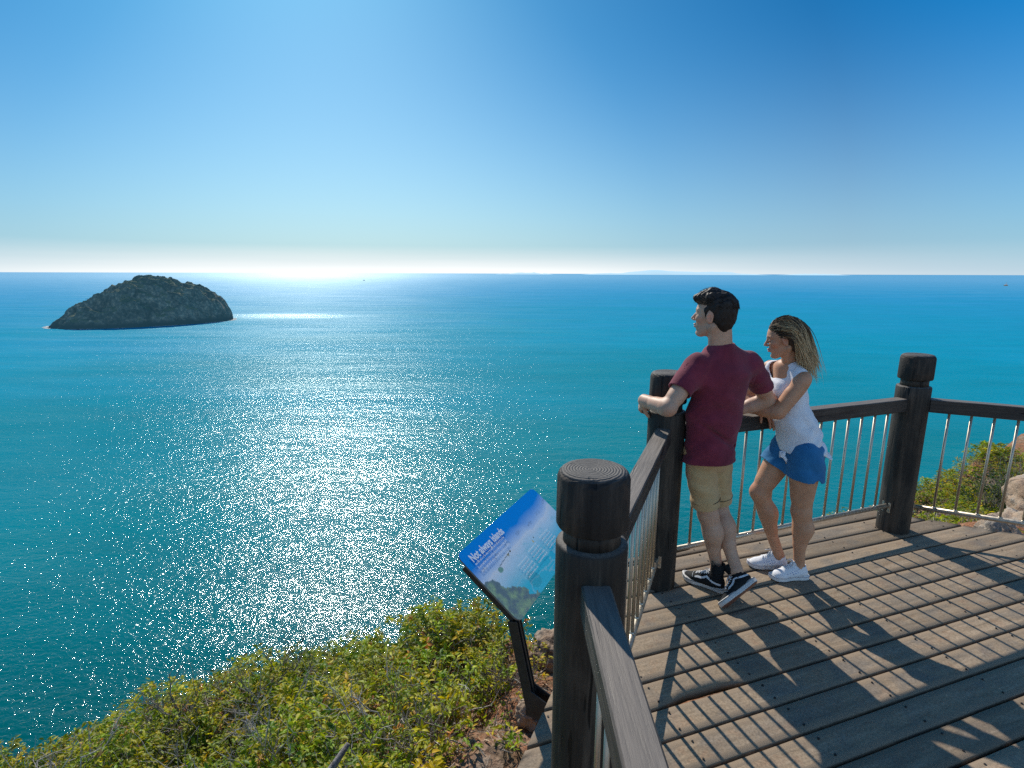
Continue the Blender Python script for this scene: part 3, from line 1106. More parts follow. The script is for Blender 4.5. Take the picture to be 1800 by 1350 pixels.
def post(p, label, rz, seed):
    e = empty('wooden_post', (p.x, p.y, 0), label, 'post', 'round wooden posts of the lookout railing', rz)
    r = 0.105
    bm = bmesh.new()
    lathe(bm, [(r * 1.0, -0.9), (r, -0.5), (r, 0.0), (r, 0.25), (r, 0.5), (r, 0.8), (r, 1.0), (r, 1.075), (r - 0.004, 1.083), (0.086, 1.0865)], 56, 0.012, seed)
    bm_obj('shaft', bm, M_POST, e, True)
    bm = bmesh.new()
    lathe(bm, [(0.085, 1.084), (0.083, 1.11), (0.085, 1.135)], 48)
    bm_obj('groove', bm, M_POST, e, True)
    bm = bmesh.new()
    prof = [(0.087, 1.1325), (r - 0.004, 1.134), (r, 1.141), (r, 1.20), (r - 0.001, 1.280), (r - 0.006, 1.294), (r - 0.014, 1.303), (r - 0.024, 1.3065)]
    prof += [(x, 1.3068 - 0.0005 * (i % 2)) for i, x in enumerate([0.074, 0.064, 0.054, 0.047, 0.040, 0.033, 0.026, 0.019, 0.012, 0.005])]
    lathe(bm, prof, 64, 0.016, seed + 3)
    o = bm_obj('cap', bm, M_CAP, e, True)
    # flats keep their edges
    for q in (o,):
        md = q.modifiers.new('edges', 'EDGE_SPLIT'); md.split_angle = R(38)
    return e

def cap_material():
    t = NT('end_grain_post_cap')
    co = t.coord('Object')
    v = t.n('ShaderNodeVectorMath', operation='ADD')
    t.l(co, v.inputs[0]); v.inputs[1].default_value = (0.012, 0.008, 0)
    w = t.n('ShaderNodeTexWave', wave_type='RINGS', rings_direction='Z')
    w.inputs['Scale'].default_value = 38; w.inputs['Distortion'].default_value = 2.2; w.inputs['Detail'].default_value = 3; w.inputs['Detail Scale'].default_value = 2
    t.l(v.outputs[0], w.inputs['Vector'])
    geo = t.n('ShaderNodeNewGeometry'); s = t.n('ShaderNodeSeparateXYZ'); t.l(geo.outputs['Normal'], s.inputs[0])
    n = t.noise(30, 6, 0.7, co)
    ring = t.ramp(t.math('ADD', t.math('MULTIPLY', w.outputs['Fac'], 0.6), t.math('MULTIPLY', n, 0.5)), [(0.2, (0.045, 0.041, 0.038)), (0.8, (0.125, 0.115, 0.105))])
    g = t.noise(1.0, 8, 0.68, t.coord('Object', (22, 22, 2.0)), 0.35)
    side_ = t.ramp(g, [(0.35, (0.009, 0.008, 0.007)), (0.55, (0.027, 0.022, 0.018)), (0.75, (0.105, 0.072, 0.050))])
    blot = t.noise(7, 4, 0.6, co, 1.0)
    side_ = t.mix(side_, (0.10, 0.058, 0.036), t.math('MULTIPLY', t.ramp(blot, [(0.5, 0.0), (0.7, 1.0)]), 0.5))
    ck = t.ramp(t.noise(1.0, 2, 0.5, t.coord('Object', (26, 26, 1.6)), 0.1), [(0.30, 1.0), (0.34, 0.0)])
    side_ = t.mix(side_, (0.004, 0.004, 0.004), ck)
    f = t.ramp(s.outputs['Z'], [(0.55, 0.0), (0.85, 1.0)])
    c = t.mix(side_, ring, f)
    h = t.math('SUBTRACT', t.math('ADD', t.math('MULTIPLY', w.outputs['Fac'], 0.4), g), ck)
    return t.done(t.bsdf(c, 0.7, normal=t.bump(h, 0.8, 0.005), spec=0.3))
M_CAP = cap_material()

post(P0, 'thick dark round post in the foreground beside the blue sign', 0.0, 1)
post(P1, 'dark corner post the man in the maroon shirt leans on', 1.1, 5)
post(P2, 'dark round post at right, behind the woman', 2.2, 9)
post(P3, 'dark round post farthest to the right, at the end of the right hand rail', 3.0, 13)
post(P_S, 'dark round post nearest the viewpoint, at the end of the closest rail', 4.0, 17)

def railing(a, b, label, proto=None):
    """one bay: timber top rail, steel bottom rail with brackets, steel balusters; local x runs a->b"""
    d = b - a; L = d.length; rz = math.atan2(d.y, d.x)
    e = empty('railing', (a.x, a.y, 0), label, 'railing', 'railing bays between the posts', rz)
    r = 0.098
    bm = bmesh.new()
    box(bm, (r, 0, 0.955), (L - r, 0, 0.955), 0.083, 0.09, bev=0.005, nsub=14)
    for v in bm.verts:
        v.co.z += 0.0018 * mnoise.noise(Vector((v.co.x * 4 + a.x, v.co.y * 20, 1)))
        v.co.y += 0.0015 * mnoise.noise(Vector((v.co.x * 3 + a.y, v.co.z * 9, 5)))
    # local long axis is x; grain material runs along object z, so build it along z and turn it
    me_rot = Matrix.Rotation(R(-90), 4, 'Y')
    bmesh.ops.transform(bm, matrix=me_rot, verts=bm.verts)
    o = bm_obj('top_rail', bm, M_RAIL, e)
    o.rotation_euler = (0, R(90), 0)
    bm = bmesh.new()
    box(bm, (r + 0.012, 0, 0.908), (L - r - 0.012, 0, 0.908), 0.040, 0.004, bev=0.001)
    bm_obj('fixing_strip', bm, M_STEEL, e)
    bm = bmesh.new()
    tube(bm, [(r + 0.002, 0, 0.195), (L - r - 0.002, 0, 0.195)], 0.0165, 16)
    bot = bm_obj('bottom_rail', bm, M_STEEL, e, True)
    for x, s in ((r, 1), (L - r, -1)):
        bm = bmesh.new()
        box(bm, (x + s * 0.003, 0, 0.15), (x + s * 0.003, 0, 0.225), 0.062, 0.006, up=(1, 0, 0), bev=0.002)
        tube(bm, [(x + s * 0.004, 0.018, 0.163), (x + s * 0.014, 0.018, 0.163)], 0.006, 6)
        tube(bm, [(x + s * 0.004, -0.018, 0.163), (x + s * 0.014, -0.018, 0.163)], 0.006, 6)
        bm_obj('bracket', bm, M_STEEL, bot)
    n = int(round((L - 0.2) / 0.121))
    first = None
    for i in range(1, n):
        x = 0.1 + (L - 0.2) * i / n
        if first is None:
            bm = bmesh.new()
            tube(bm, [(0, 0, 0.200), (0, 0, 0.909)], 0.0083, 12)
            tube(bm, [(0, 0, 0.203), (0, 0, 0.213), (0, 0, 0.219)], [0.0125, 0.0115, 0.008], 10)
            first = bm_obj('baluster', bm, M_STEEL, e, True)
            c = first
        else:
            c = first.copy(); COL.objects.link(c); c.parent = e
        c.location = (x, 0, 0)
    return e

railing(P0, P1, 'railing bay between the foreground post and the corner post, left of the man')
railing(P1, P2, 'railing bay behind the man and woman, between the corner post and the right post')
railing(P2, P3, 'railing bay at the far right, right of the right post above the rocks')
railing(P0, P_S, 'closest railing bay at the bottom, running from the foreground post toward the viewer')
# ============================================================ INFORMATION SIGN
def build_sign():
    BL = Vector((0.032, 2.136, 0.35)); BR = Vector((0.42, 2.94, 0.35))
    TL = Vector((-0.25, 2.257, 0.59)); TRc = Vector((0.105, 3.05, 0.59))
    ex = ((BR - BL).normalized() + (TRc - TL).normalized()).normalized()
    up = (TL - BL) ; up = (up - ex * up.dot(ex)).normalized()
    nz = ex.cross(up)                       # faces up and toward the deck
    W = 0.5 * ((BR - BL).length + (TRc - TL).length)
    Hh = 0.5 * ((TL - BL).length + (TRc - BR).length)
    org = (BL + BR + TL + TRc) / 4
    e = bpy.data.objects.new('information_sign', None); COL.objects.link(e)
    tag(e, 'tilted blue interpretive sign board outside the railing, titled Not always islands', 'sign')
    M = Matrix((ex, up, nz)).transposed().to_4x4(); M.translation = org
    e.matrix_world = M
    # printed face: vertex colours on a fine grid, rounded corners
    n, m = 230, 110
    s = np.linspace(0, 1, n); t_ = np.linspace(0, 1, m)
    S, T = np.meshgrid(s, t_, indexing='ij')
    X = (S - 0.5) * W; Y = (T - 0.5) * Hh
    r = 0.035
    ax = np.maximum(np.abs(X) - (W / 2 - r), 0); ay = np.maximum(np.abs(Y) - (Hh / 2 - r), 0)
    q = np.sqrt(ax ** 2 + ay ** 2)
    k = np.where(q > r, r / np.maximum(q, 1e-6), 1.0)
    X = np.where(ax * ay > 0, np.sign(X) * (W / 2 - r + ax * k), X)
    Y = np.where(ax * ay > 0, np.sign(Y) * (Hh / 2 - r + ay * k), Y)
    c_top = np.array([0.0, 0.28, 0.80]); c_mid = np.array([0.58, 0.78, 0.90]); c_sea = np.array([0.06, 0.60, 0.76]); c_deep = np.array([0.0, 0.48, 0.66])
    def lerp(a, b, t): t = np.clip(t, 0, 1)[..., None]; return a * (1 - t) + b * t
    wob = 0.04 * fbm(S * 6, T * 3, 0, 4, 2)
    tt = T + wob - 0.10 * (S - 0.3)
    base = lerp(c_sea, c_mid, (tt - 0.20) / 0.28)
    base = lerp(base, np.array([0.80, 0.84, 0.90]), 1 - np.abs(tt - 0.58) / 0.09)
    base = np.where((tt > 0.58)[..., None], lerp(np.array([0.66, 0.78, 0.92]), c_top, (tt - 0.58) / 0.20), base)
    base = lerp(base, c_deep, (S - 0.35) * 1.1 * np.clip((0.45 - T) / 0.3, 0, 1))
    sw = fbm(S * 5 + 2, T * 5, 0, 4, 9)
    base = lerp(base, np.array([0.35, 0.68, 0.78]), np.where(np.abs(sw) < 0.10, 0.6, 0.0) * (tt < 0.5))
    base = lerp(base, np.array([0.05, 0.30, 0.33]), np.where(((S - .33) / .055) ** 2 + ((T - .16) / .10) ** 2 + 0.3 * sw < 1, 0.35, 0))
    # dark headland photograph in the lower left corner
    edge = 0.60 - T - 2.5 * S ** 1.1 + 0.10 * fbm(S * 16, T * 10, 0, 4, 31)
    rk = fbm(S * 30, T * 18, 0, 5, 44)
    rock = lerp(np.array([0.16, 0.24, 0.27]), np.array([0.34, 0.50, 0.30]), (rk + 0.5) * 0.7)
    base = np.where((edge > 0)[..., None], rock, base)
    # grey island silhouette strip and green islet with a long point
    isl = ((S - 0.175) / 0.022) ** 2 + ((T - 0.53) / 0.035) ** 2
    base = np.where((isl < 1)[..., None], np.array([0.22, 0.42, 0.34]), base)
    pt = (np.abs(T - (0.56 + 0.25 * (S - 0.17))) < 0.004) & (S > 0.18) & (S < 0.34)
    base = np.where(pt[..., None], np.array([0.12, 0.2, 0.24]), base)
    for (a, b, w_, c_) in ((0.345, 0.60, 0.007, 0.08), (0.31, 0.585, 0.009, 0.30), (0.57, 0.47, 0.010, 0.6), (0.60, 0.50, 0.005, 0.12)):
        base = np.where((((S - a) / w_) ** 2 + ((T - b) / (w_ * 2)) ** 2 < 1)[..., None], np.array([c_ * 1.1, c_, c_ * 0.6]), base)
    ds = (rng.random(S.shape) < 0.35) & (np.abs(tt - 0.66) < 0.02) & (np.abs(np.sin(S * 21)) > 0.8)
    base = np.where(ds[..., None], base * 0.6, base)
    V = np.stack([X, Y, np.full_like(X, 0.004)], -1).reshape(-1, 3)
    I = np.arange(n * m).reshape(n, m)
    F = np.stack([I[:-1, :-1], I[1:, :-1], I[1:, 1:], I[:-1, 1:]], -1).reshape(-1, 4)
    nt = NT('printed_sign_face')
    face_m = nt.done(nt.bsdf(nt.attr('tint').outputs['Color'], 0.28, spec=0.4))
    link_mesh('printed_panel', np_mesh('printed_panel', V, [F], base.reshape(-1, 3)), face_m, e)
    # backing board of the same outline
    nt = NT('sign_edge_metal'); edge_m = nt.done(nt.bsdf((0.20, 0.22, 0.24), 0.45, metal=0.6))
    bm = bmesh.new()
    ring = []
    for cx, cy, a0 in ((1, 1, 0), (-1, 1, 90), (-1, -1, 180), (1, -1, 270)):
        for j in range(7):
            a = R(a0 + j * 15)
            ring.append((cx * (W / 2 - r) + r * math.cos(a), cy * (Hh / 2 - r) + r * math.sin(a)))
    lo = [bm.verts.new((x, y, -0.004)) for x, y in ring]; hi = [bm.verts.new((x, y, 0.0025)) for x, y in ring]
    for i in range(len(ring)):
        j = (i + 1) % len(ring)
        bm.faces.new((lo[i], lo[j], hi[j], hi[i]))
    bm.faces.new(hi); bm.faces.new(lo[::-1])
    bm_obj('backing_board', bm, edge_m, e)
    # lettering
    nt = NT('white_print'); white = nt.done(nt.bsdf((0.95, 0.96, 0.97), 0.35))
    def text(body, s0, t0, size, xs, name, bold=0.0):
        cu = bpy.data.curves.new(name, 'FONT')
        cu.body = body; cu.size = size; cu.offset = bold; cu.space_line = 1.05
        to = bpy.data.objects.new(name, cu); COL.objects.link(to)
        dg = bpy.context.evaluated_depsgraph_get()
        me = bpy.data.meshes.new_from_object(to.evaluated_get(dg))
        bpy.data.objects.remove(to)
        o = link_mesh(name, me, white, e)
        o.scale = (xs, 1, 1)
        o.location = ((s0 - 0.5) * W, (t0 - 0.5) * Hh, 0.0068)
        return o
    text('Not always islands', 0.055, 0.81, 0.056, 0.78, 'title_lettering', 0.0016)
    # the small print is too fine to read: rows of word-length strokes
    def rows(name, s0, t_top, s1, nrow, pitch, h):
        Vv = []; Ff = []
        for i in range(nrow):
            x = s0
            tt_ = t_top - i * pitch
            while x < s1 - 0.01:
                w_ = random.uniform(0.006, 0.022)
                w_ = min(w_, s1 - x)
                b = len(Vv)
                # each word: small letter-wide strokes
                nl = max(2, int(w_ / 0.0034))
                for j in range(nl):
                    xa = x + w_ * j / nl; xb = xa + w_ / nl * 0.62
                    hh = h * random.choice((0.62, 0.62, 0.62, 0.95))
                    b = len(Vv)
                    for xx, yy in ((xa, tt_), (xb, tt_), (xb, tt_ + hh), (xa, tt_ + hh)):
                        Vv.append(((xx - 0.5) * W, (yy - 0.5) * Hh, 0.0068))
                    Ff.append((b, b + 1, b + 2, b + 3))
                x += w_ + 0.005
        me = bpy.data.meshes.new(name); me.from_pydata(Vv, [], Ff)
        link_mesh(name, me, white, e)
    rows('small_print', 0.055, 0.765, 0.40, 3, 0.052, 0.034)
    rows('small_print', 0.30, 0.40, 0.43, 5, 0.046, 0.026)
    rows('small_print', 0.46, 0.42, 0.59, 5, 0.046, 0.026)
    rows('small_print', 0.64, 0.43, 0.78, 5, 0.046, 0.026)
    # two angled black steel legs from the deck edge up under the board
    nt = NT('black_powder_coated_steel')
    blk = nt.done(nt.bsdf(nt.ramp(nt.noise(30, 4, 0.6, nt.coord('Object')), [(0.3, (0.010, 0.011, 0.012)), (0.7, (0.022, 0.023, 0.024))]), 0.42, spec=0.5))
    Mi = M.inverted()
    outw = Vector((-0.922, 0.387, 0))
    for sfrac in (0.035, 0.80):
        top_w = M @ Vector(((sfrac - 0.5) * W, (0.06 - 0.5) * Hh, -0.030))
        top2 = M @ Vector(((sfrac - 0.5) * W, (0.85 - 0.5) * Hh, -0.030))
        foot = Vector((0.166, 2.10, -0.06)) + ex * ((sfrac - 0.035) * W)
        foot = foot - outw * 0.03
        kink = foot + outw * 0.105 + Vector((0, 0, -0.015))
        bm = bmesh.new()
        def seg(p, q, w, h):
            box(bm, Mi @ p, Mi @ q, w, h, up=tuple(Mi.to_3x3() @ Vector((-outw.y, outw.x, 0))), bev=0.002)
        # channel: web plus two thin flanges
        seg(kink, top_w, 0.050, 0.012)
        side_ = ex * 0.022
        for sg in (-1, 1):
            seg(kink + side_ * sg + Vector((0, 0, 0.004)), top_w + side_ * sg, 0.046, 0.006)
        seg(top_w, top2, 0.03, 0.03)
        bm_obj('leg', bm, blk, e)
        bm = bmesh.new()
        a = kink; 
        pts = [foot + Vector((0, 0, 0.035)), foot + Vector((0, 0, -0.05)), kink + outw * 0.02 + Vector((0, 0, -0.03)), kink + outw * 0.02 + Vector((0, 0, 0.03)), kink + Vector((0, 0, 0.10))]
        for sg in (-0.026, 0.026):
            l = [bm.verts.new(Mi @ (p + ex * (sg - 0.003))) for p in pts]; h_ = [bm.verts.new(Mi @ (p + ex * (sg + 0.003))) for p in pts]
            bm.faces.new(l); bm.faces.new(h_[::-1])
            for i in range(5):
                j = (i + 1) % 5
                bm.faces.new((l[i], h_[i], h_[j], l[j]))
        pf = foot
        box(bm, Mi @ (foot + Vector((0, 0, -0.06))), Mi @ (foot + Vector((0, 0, 0.045))), 0.11, 0.008, up=tuple(Mi.to_3x3() @ outw), bev=0.002)
        bm_obj('bracket', bm, blk, e)
build_sign()
# ============================================================ PEOPLE
def npv(v): return np.array(v, dtype=float)
def unit(v):
    v = np.array(v, float); return v / np.linalg.norm(v)

def skin_material(name, base, warm):
    t = NT(name)
    co = t.coord('Object')
    a = t.noise(14, 5, 0.6, co); b = t.noise(160, 3, 0.6, co)
    c = t.ramp(a, [(0.35, base), (0.68, warm)])
    c = t.mix(c, t.mix(c, t.ramp(b, [(0.3, 0.86), (0.7, 1.1)]), 1.0, 'MULTIPLY'), 0.8)
    c = t.mix(c, t.attr('tint').outputs['Color'], 1.0, 'MULTIPLY')
    bs = t.bsdf(c, 0.52, normal=t.bump(b, 0.25, 0.002), spec=0.35)
    bs.inputs['Subsurface Weight'].default_value = 0.12
    bs.inputs['Subsurface Radius'].default_value = (0.012, 0.005, 0.003)
    bs.inputs['Subsurface Scale'].default_value = 1.0
    return t.done(bs)

def cloth_material(name, c0, c1, weave=900.0, rough=0.9, bump=0.0012, trans=0.0):
    t = NT(name)
    co = t.coord('Object')
    a = t.noise(9, 5, 0.6, co, 0.5); b = t.noise(260, 3, 0.6, co)
    c = t.ramp(t.math('ADD', t.math('MULTIPLY', a, 0.7), t.math('MULTIPLY', b, 0.3)), [(0.36, c0), (0.62, c1)])
    w = t.noise(45, 4, 0.6, co, 0.8)
    nrm = t.bump(w, 0.35, 0.006)
    nrm = t.bump(b, 0.12, bump, nrm)
    bs = t.bsdf(c, rough, normal=nrm, spec=0.15)
    bs.inputs['Sheen Weight'].default_value = 0.12
    bs.inputs['Sheen Roughness'].default_value = 0.6
    if trans > 0:
        tr_ = t.n('ShaderNodeBsdfTranslucent'); t.l(c, tr_.inputs['Color'])
        mx = t.n('ShaderNodeMixShader'); mx.inputs[0].default_value = trans
        t.l(bs.outputs[0], mx.inputs[1]); t.l(tr_.outputs[0], mx.inputs[2])
        return t.done(mx)
    return t.done(bs)

def head_field(C, f, roll_up, sc, neck_base, female=False, h=0.0024):
    """head with face; returns (V, Q, tint) and the local frame"""
    f = unit(f); up = unit(npv(roll_up) - f * np.dot(f, roll_up)); l = np.cross(up, f)   # l = person's left
    M = np.array([f, l, up])
    C = npv(C)
    # work in local coordinates: x forward, y left, z up
    nb = M @ (npv(neck_base) - C) / sc
    F = Field((-0.15, -0.13, min(-0.26, nb[2] - 0.06)), (0.15, 0.13, 0.16), h)
    k = 0.022
    F.ell((-0.018, 0, 0.038), (0.098, 0.076, 0.084), k=0)
    F.ell((0.022, 0, 0.018), (0.070, 0.066, 0.080), k=k)
    F.ell((0.034, 0, -0.045), (0.052, 0.055, 0.068), k=k)                   # mid face
    jw = 0.046 if not female else 0.040
    for s in (-1, 1):
        F.cone((-0.006, s * jw, -0.058), (0.058, s * 0.014, -0.100), 0.022, 0.017, k=0.02)   # jaw
        F.ell((0.058, s * 0.040, -0.018), (0.026, 0.022, 0.022), k=0.016)   # cheekbone
        F.cone((0.082, s * 0.012, 0.024), (0.070, s * 0.046, 0.026), 0.010, 0.008, k=0.012)  # brow
    F.ell((0.070, 0, -0.101), (0.020, 0.019, 0.016), k=0.014)               # chin
    F.ell((0.072, 0, -0.060), (0.022, 0.030, 0.026), k=0.014)               # muzzle
    for s in (-1, 1):
        F.ell((0.096, s * 0.032, 0.004), (0.016, 0.019, 0.013), k=0.010, op='sub')
        F.ell((0.073, s * 0.032, 0.004), (0.0150, 0.0155, 0.0125), k=0.004)  # lid-covered globe
    F.cone((0.086, 0, 0.014), (0.111, 0, -0.022), 0.0075, 0.0098 if not female else 0.0085, k=0.010)   # nose
    for s in (-1, 1):
        F.ell((0.099, s * 0.0105, -0.027), (0.0095, 0.0075, 0.0075), k=0.005)
        F.ell((0.105, s * 0.006, -0.036), (0.004, 0.0028, 0.004), k=0.002, op='sub')
    F.ell((0.0935, 0, -0.0530), (0.0095, 0.0235, 0.0055), k=0.004)
    F.ell((0.0920, 0, -0.0650), (0.0095, 0.0195, 0.0065), k=0.004)
    F.ell((0.1015, 0, -0.0590), (0.0060, 0.0240, 0.0014), k=0.002, op='sub')
    F.ell((0.090, 0, -0.080), (0.008, 0.02, 0.006), k=0.008, op='sub')
    # ears
    for s in (-1, 1):
        n = unit((-0.35, s * 1.0, 0.05)); a = unit(np.array((0.12, 0, 1.0)) - n * np.dot(n, (0.12, 0, 1.0))); b = np.cross(n, a)
        Me = np.array([b, n, a])
        ec = np.array((-0.004, s * 0.0775, -0.008))
        F.ell(ec, (0.0185, 0.0085, 0.031), Me, k=0.008)
        F.ell(ec + n * 0.010 + b * 0.0, (0.0110, 0.0075, 0.020), Me, k=0.004, op='sub')
        F.ell(ec + n * 0.001 + a * -0.002 + b * -0.010 * s, (0.004, 0.006, 0.008), Me, k=0.003)
    nr = 0.056 if not female else 0.046
    F.cone((-0.030, 0, -0.045), tuple(nb), nr * 0.93, nr * 1.08, k=0.022)
    if not female:
        F.cone((-0.066, 0, -0.05), tuple(nb + np.array([-0.02, 0, 0.0])), 0.030, 0.045, k=0.03)
    for s in (-1, 1):   # neck muscle from behind the ear to the throat
        F.cone((-0.022, s * 0.058, -0.055), tuple(nb + np.array([0.035, s * 0.012, 0.0])), 0.014, 0.014, k=0.02)
    V, Q = F.mesh()
    V = relax(V, Q, 1, 0.4)
    x, y, z = V.T
    T = np.ones((len(V), 3))
    def blend(w, c):
        w = np.clip(w, 0, 1)[:, None]
        T[:] = T * (1 - w) + T * np.array(c) * w
    lip = 1.6 - ((y / 0.026) ** 2 + ((z + 0.059) / 0.012) ** 2) * 1.3
    blend(lip * (x > 0.082), (0.98, 0.55, 0.55) if female else (0.95, 0.68, 0.66))
    blend((1.2 - np.hypot((x - 0.06) / 0.03, (z + 0.03) / 0.028)) * 0.6, (1.05, 0.82, 0.80))
    blend((1.3 - np.abs(x - 0.11) / 0.02) * (np.abs(y) < .02) * 0.4, (1.05, 0.85, 0.82))
    er = np.hypot((x + 0.004) / 0.024, (z + 0.008) / 0.036)
    blend((1.2 - er) * (np.abs(y) > 0.072) * 0.8, (1.1, 0.80, 0.76))
    # brows and lash line
    for s in (-1, 1):
        yy = y * s
        arc = 0.0265 + 0.004 * np.sin(np.clip((yy - 0.012) / 0.036, 0, 1) * math.pi)
        blend((1.5 - np.abs(z - arc) / 0.0042) * (yy > 0.010) * (yy < 0.050) * (x > 0.05), (0.22, 0.17, 0.14) if not female else (0.30, 0.22, 0.17))
        blend((1.4 - np.abs(z + 0.0005 + 0.09 * (yy - 0.032) ** 2 / 0.03) / 0.0026) * (yy > 0.017) * (yy < 0.048) * (x > 0.06), (0.12, 0.09, 0.08))
    if not female:   # shaved jaw
        blend((1.0 - np.hypot((z + 0.08) / 0.045, 0)) * (x > 0.0) * 0.35, (0.80, 0.80, 0.84))
    W = C + sc * (V @ M)
    return W, Q, T, M

def hand_prims(F, wrist, f, n, thumb_side, curl, spread=0.0, sc=1.0, thumb=(0.75, 0.35)):
    """f wrist->knuckles, n = direction the fingers curl toward (palm side), l lateral toward the thumb"""
    f = unit(f); n = unit(npv(n) - f * np.dot(f, n)); l = np.cross(f, n) * thumb_side
    w = npv(wrist)
    # palm: four metacarpal bars blended together
    offs = [0.030, 0.0105, -0.0095, -0.0285]
    plen = [0.090, 0.092, 0.086, 0.078]
    for o, p in zip(offs, plen):
        F.cone(w + l * o * 0.55 * sc + f * 0.008, w + (f * p + l * o) * sc, 0.0135 * sc, 0.0118 * sc, k=0.012)
    F.cone(w + (l * 0.012 + n * 0.006) * sc, w + (f * 0.045 + l * 0.028 + n * 0.010) * sc, 0.014 * sc, 0.0155 * sc, k=0.014)   # thumb ball
    segs = [(0.041, 0.025, 0.021), (0.046, 0.029, 0.022), (0.043, 0.027, 0.021), (0.033, 0.020, 0.019)]
    rads = [0.0098, 0.0100, 0.0094, 0.0084]
    for i in range(4):
        p = w + (f * plen[i] + l * offs[i]) * sc
        a = 0.0
        r = rads[i] * sc
        sp = spread * (1.5 - i) * 0.12
        for j, s in enumerate(segs[i]):
            a += curl[j] * (1 + 0.10 * (i - 1.2))
            d = unit((f + l * sp) * math.cos(a) + n * math.sin(a))
            q = p + d * s * sc
            F.cone(p, q, r, r * 0.90, k=0.004)
            p = q; r *= 0.90
    # thumb: leaves the side of the palm near its base
    p = w + (f * 0.028 + l * 0.030 + n * 0.008) * sc
    a, b = thumb
    d = unit(f * math.cos(a) + l * math.sin(a) + n * b)
    q = p + d * 0.038 * sc
    F.cone(p, q, 0.0125 * sc, 0.0112 * sc, k=0.010)
    d = unit(f * math.cos(a * 0.55) + l * math.sin(a * 0.55) + n * (b + 0.25))
    p2 = q + d * 0.030 * sc
    F.cone(q, p2, 0.0108 * sc, 0.0100 * sc, k=0.005)
    d = unit(f * math.cos(a * 0.35) + l * math.sin(a * 0.35) + n * (b + 0.5))
    F.cone(p2, p2 + d * 0.022 * sc, 0.0100 * sc, 0.0085 * sc, k=0.005)

def arm_field(sh, el, wr, hand, r=(0.052, 0.043, 0.040, 0.027), sc=1.0, h=0.0032, extra=None):
    sh, el, wr = npv(sh), npv(el), npv(wr)
    hf = npv(hand['f'])
    tips = wr + unit(hf) * 0.2 * sc
    lo = np.minimum.reduce([sh, el, wr, tips]) - 0.09; hi = np.maximum.reduce([sh, el, wr, tips]) + 0.09
    F = Field(lo, hi, h)
    ud = unit(el - sh); fd = unit(wr - el)
    side = unit(np.cross(ud, fd)) if np.linalg.norm(np.cross(ud, fd)) > 1e-3 else np.array([0, 0, 1.0])
    fr = np.cross(side, ud)
    F.cone(sh, el, r[0], r[1] * 0.93, k=0.0)
    F.ell(sh + ud * 0.035, (r[0] * 1.06,) * 3, k=0.03)                                  # deltoid
    F.cone(sh + ud * 0.11 + fr * 0.012, sh + ud * 0.21 + fr * 0.012, r[0] * 0.80, r[0] * 0.72, k=0.03)   # biceps
    F.cone(sh + ud * 0.08 - fr * 0.014, sh + ud * 0.20 - fr * 0.010, r[0] * 0.78, r[0] * 0.66, k=0.03)
    F.cone(el, wr, r[2], r[3], k=0.02)
    F.cone(el + fd * 0.03 + side * 0.006, el + fd * 0.10 + side * 0.006, r[2] * 1.02, r[2] * 0.9, k=0.03)
    F.ell(el - ud * 0.002 - (fd - ud) * 0.008, (r[1] * 0.78,) * 3, k=0.016)
    l = np.cross(unit(hf), unit(npv(hand['n']))) 
    F.cone(el + fd * 0.16, wr, r[3] * 0.86, r[3] * 0.86, s=1.28, ax=unit(l - fd * np.dot(l, fd)), k=0.02)
    F.cone(wr, wr + unit(hf) * 0.02, r[3] * 0.80, 0.017 * sc, s=1.25, ax=l, k=0.012)
    hand_prims(F, wr, hand['f'], hand['n'], hand['side'], hand['curl'], hand.get('spread', 0.4), sc, hand.get('thumb', (0.75, 0.35)))
    V, Q = F.mesh()
    V = relax(V, Q, 1, 0.35)
    T = np.ones((len(V), 3))
    d = np.linalg.norm(V - (wr + unit(hf) * 0.13 * sc), axis=1)
    T *= 1 - np.clip(1 - d / 0.10, 0, 1)[:, None] * np.array([0.0, 0.12, 0.12])
    d = np.linalg.norm(V - (el - (fd - ud) * r[1] * 0.6), axis=1)
    T *= 1 - np.clip(1 - d / 0.045, 0, 1)[:, None] * np.array([0.02, 0.14, 0.14])
    return V, Q, T

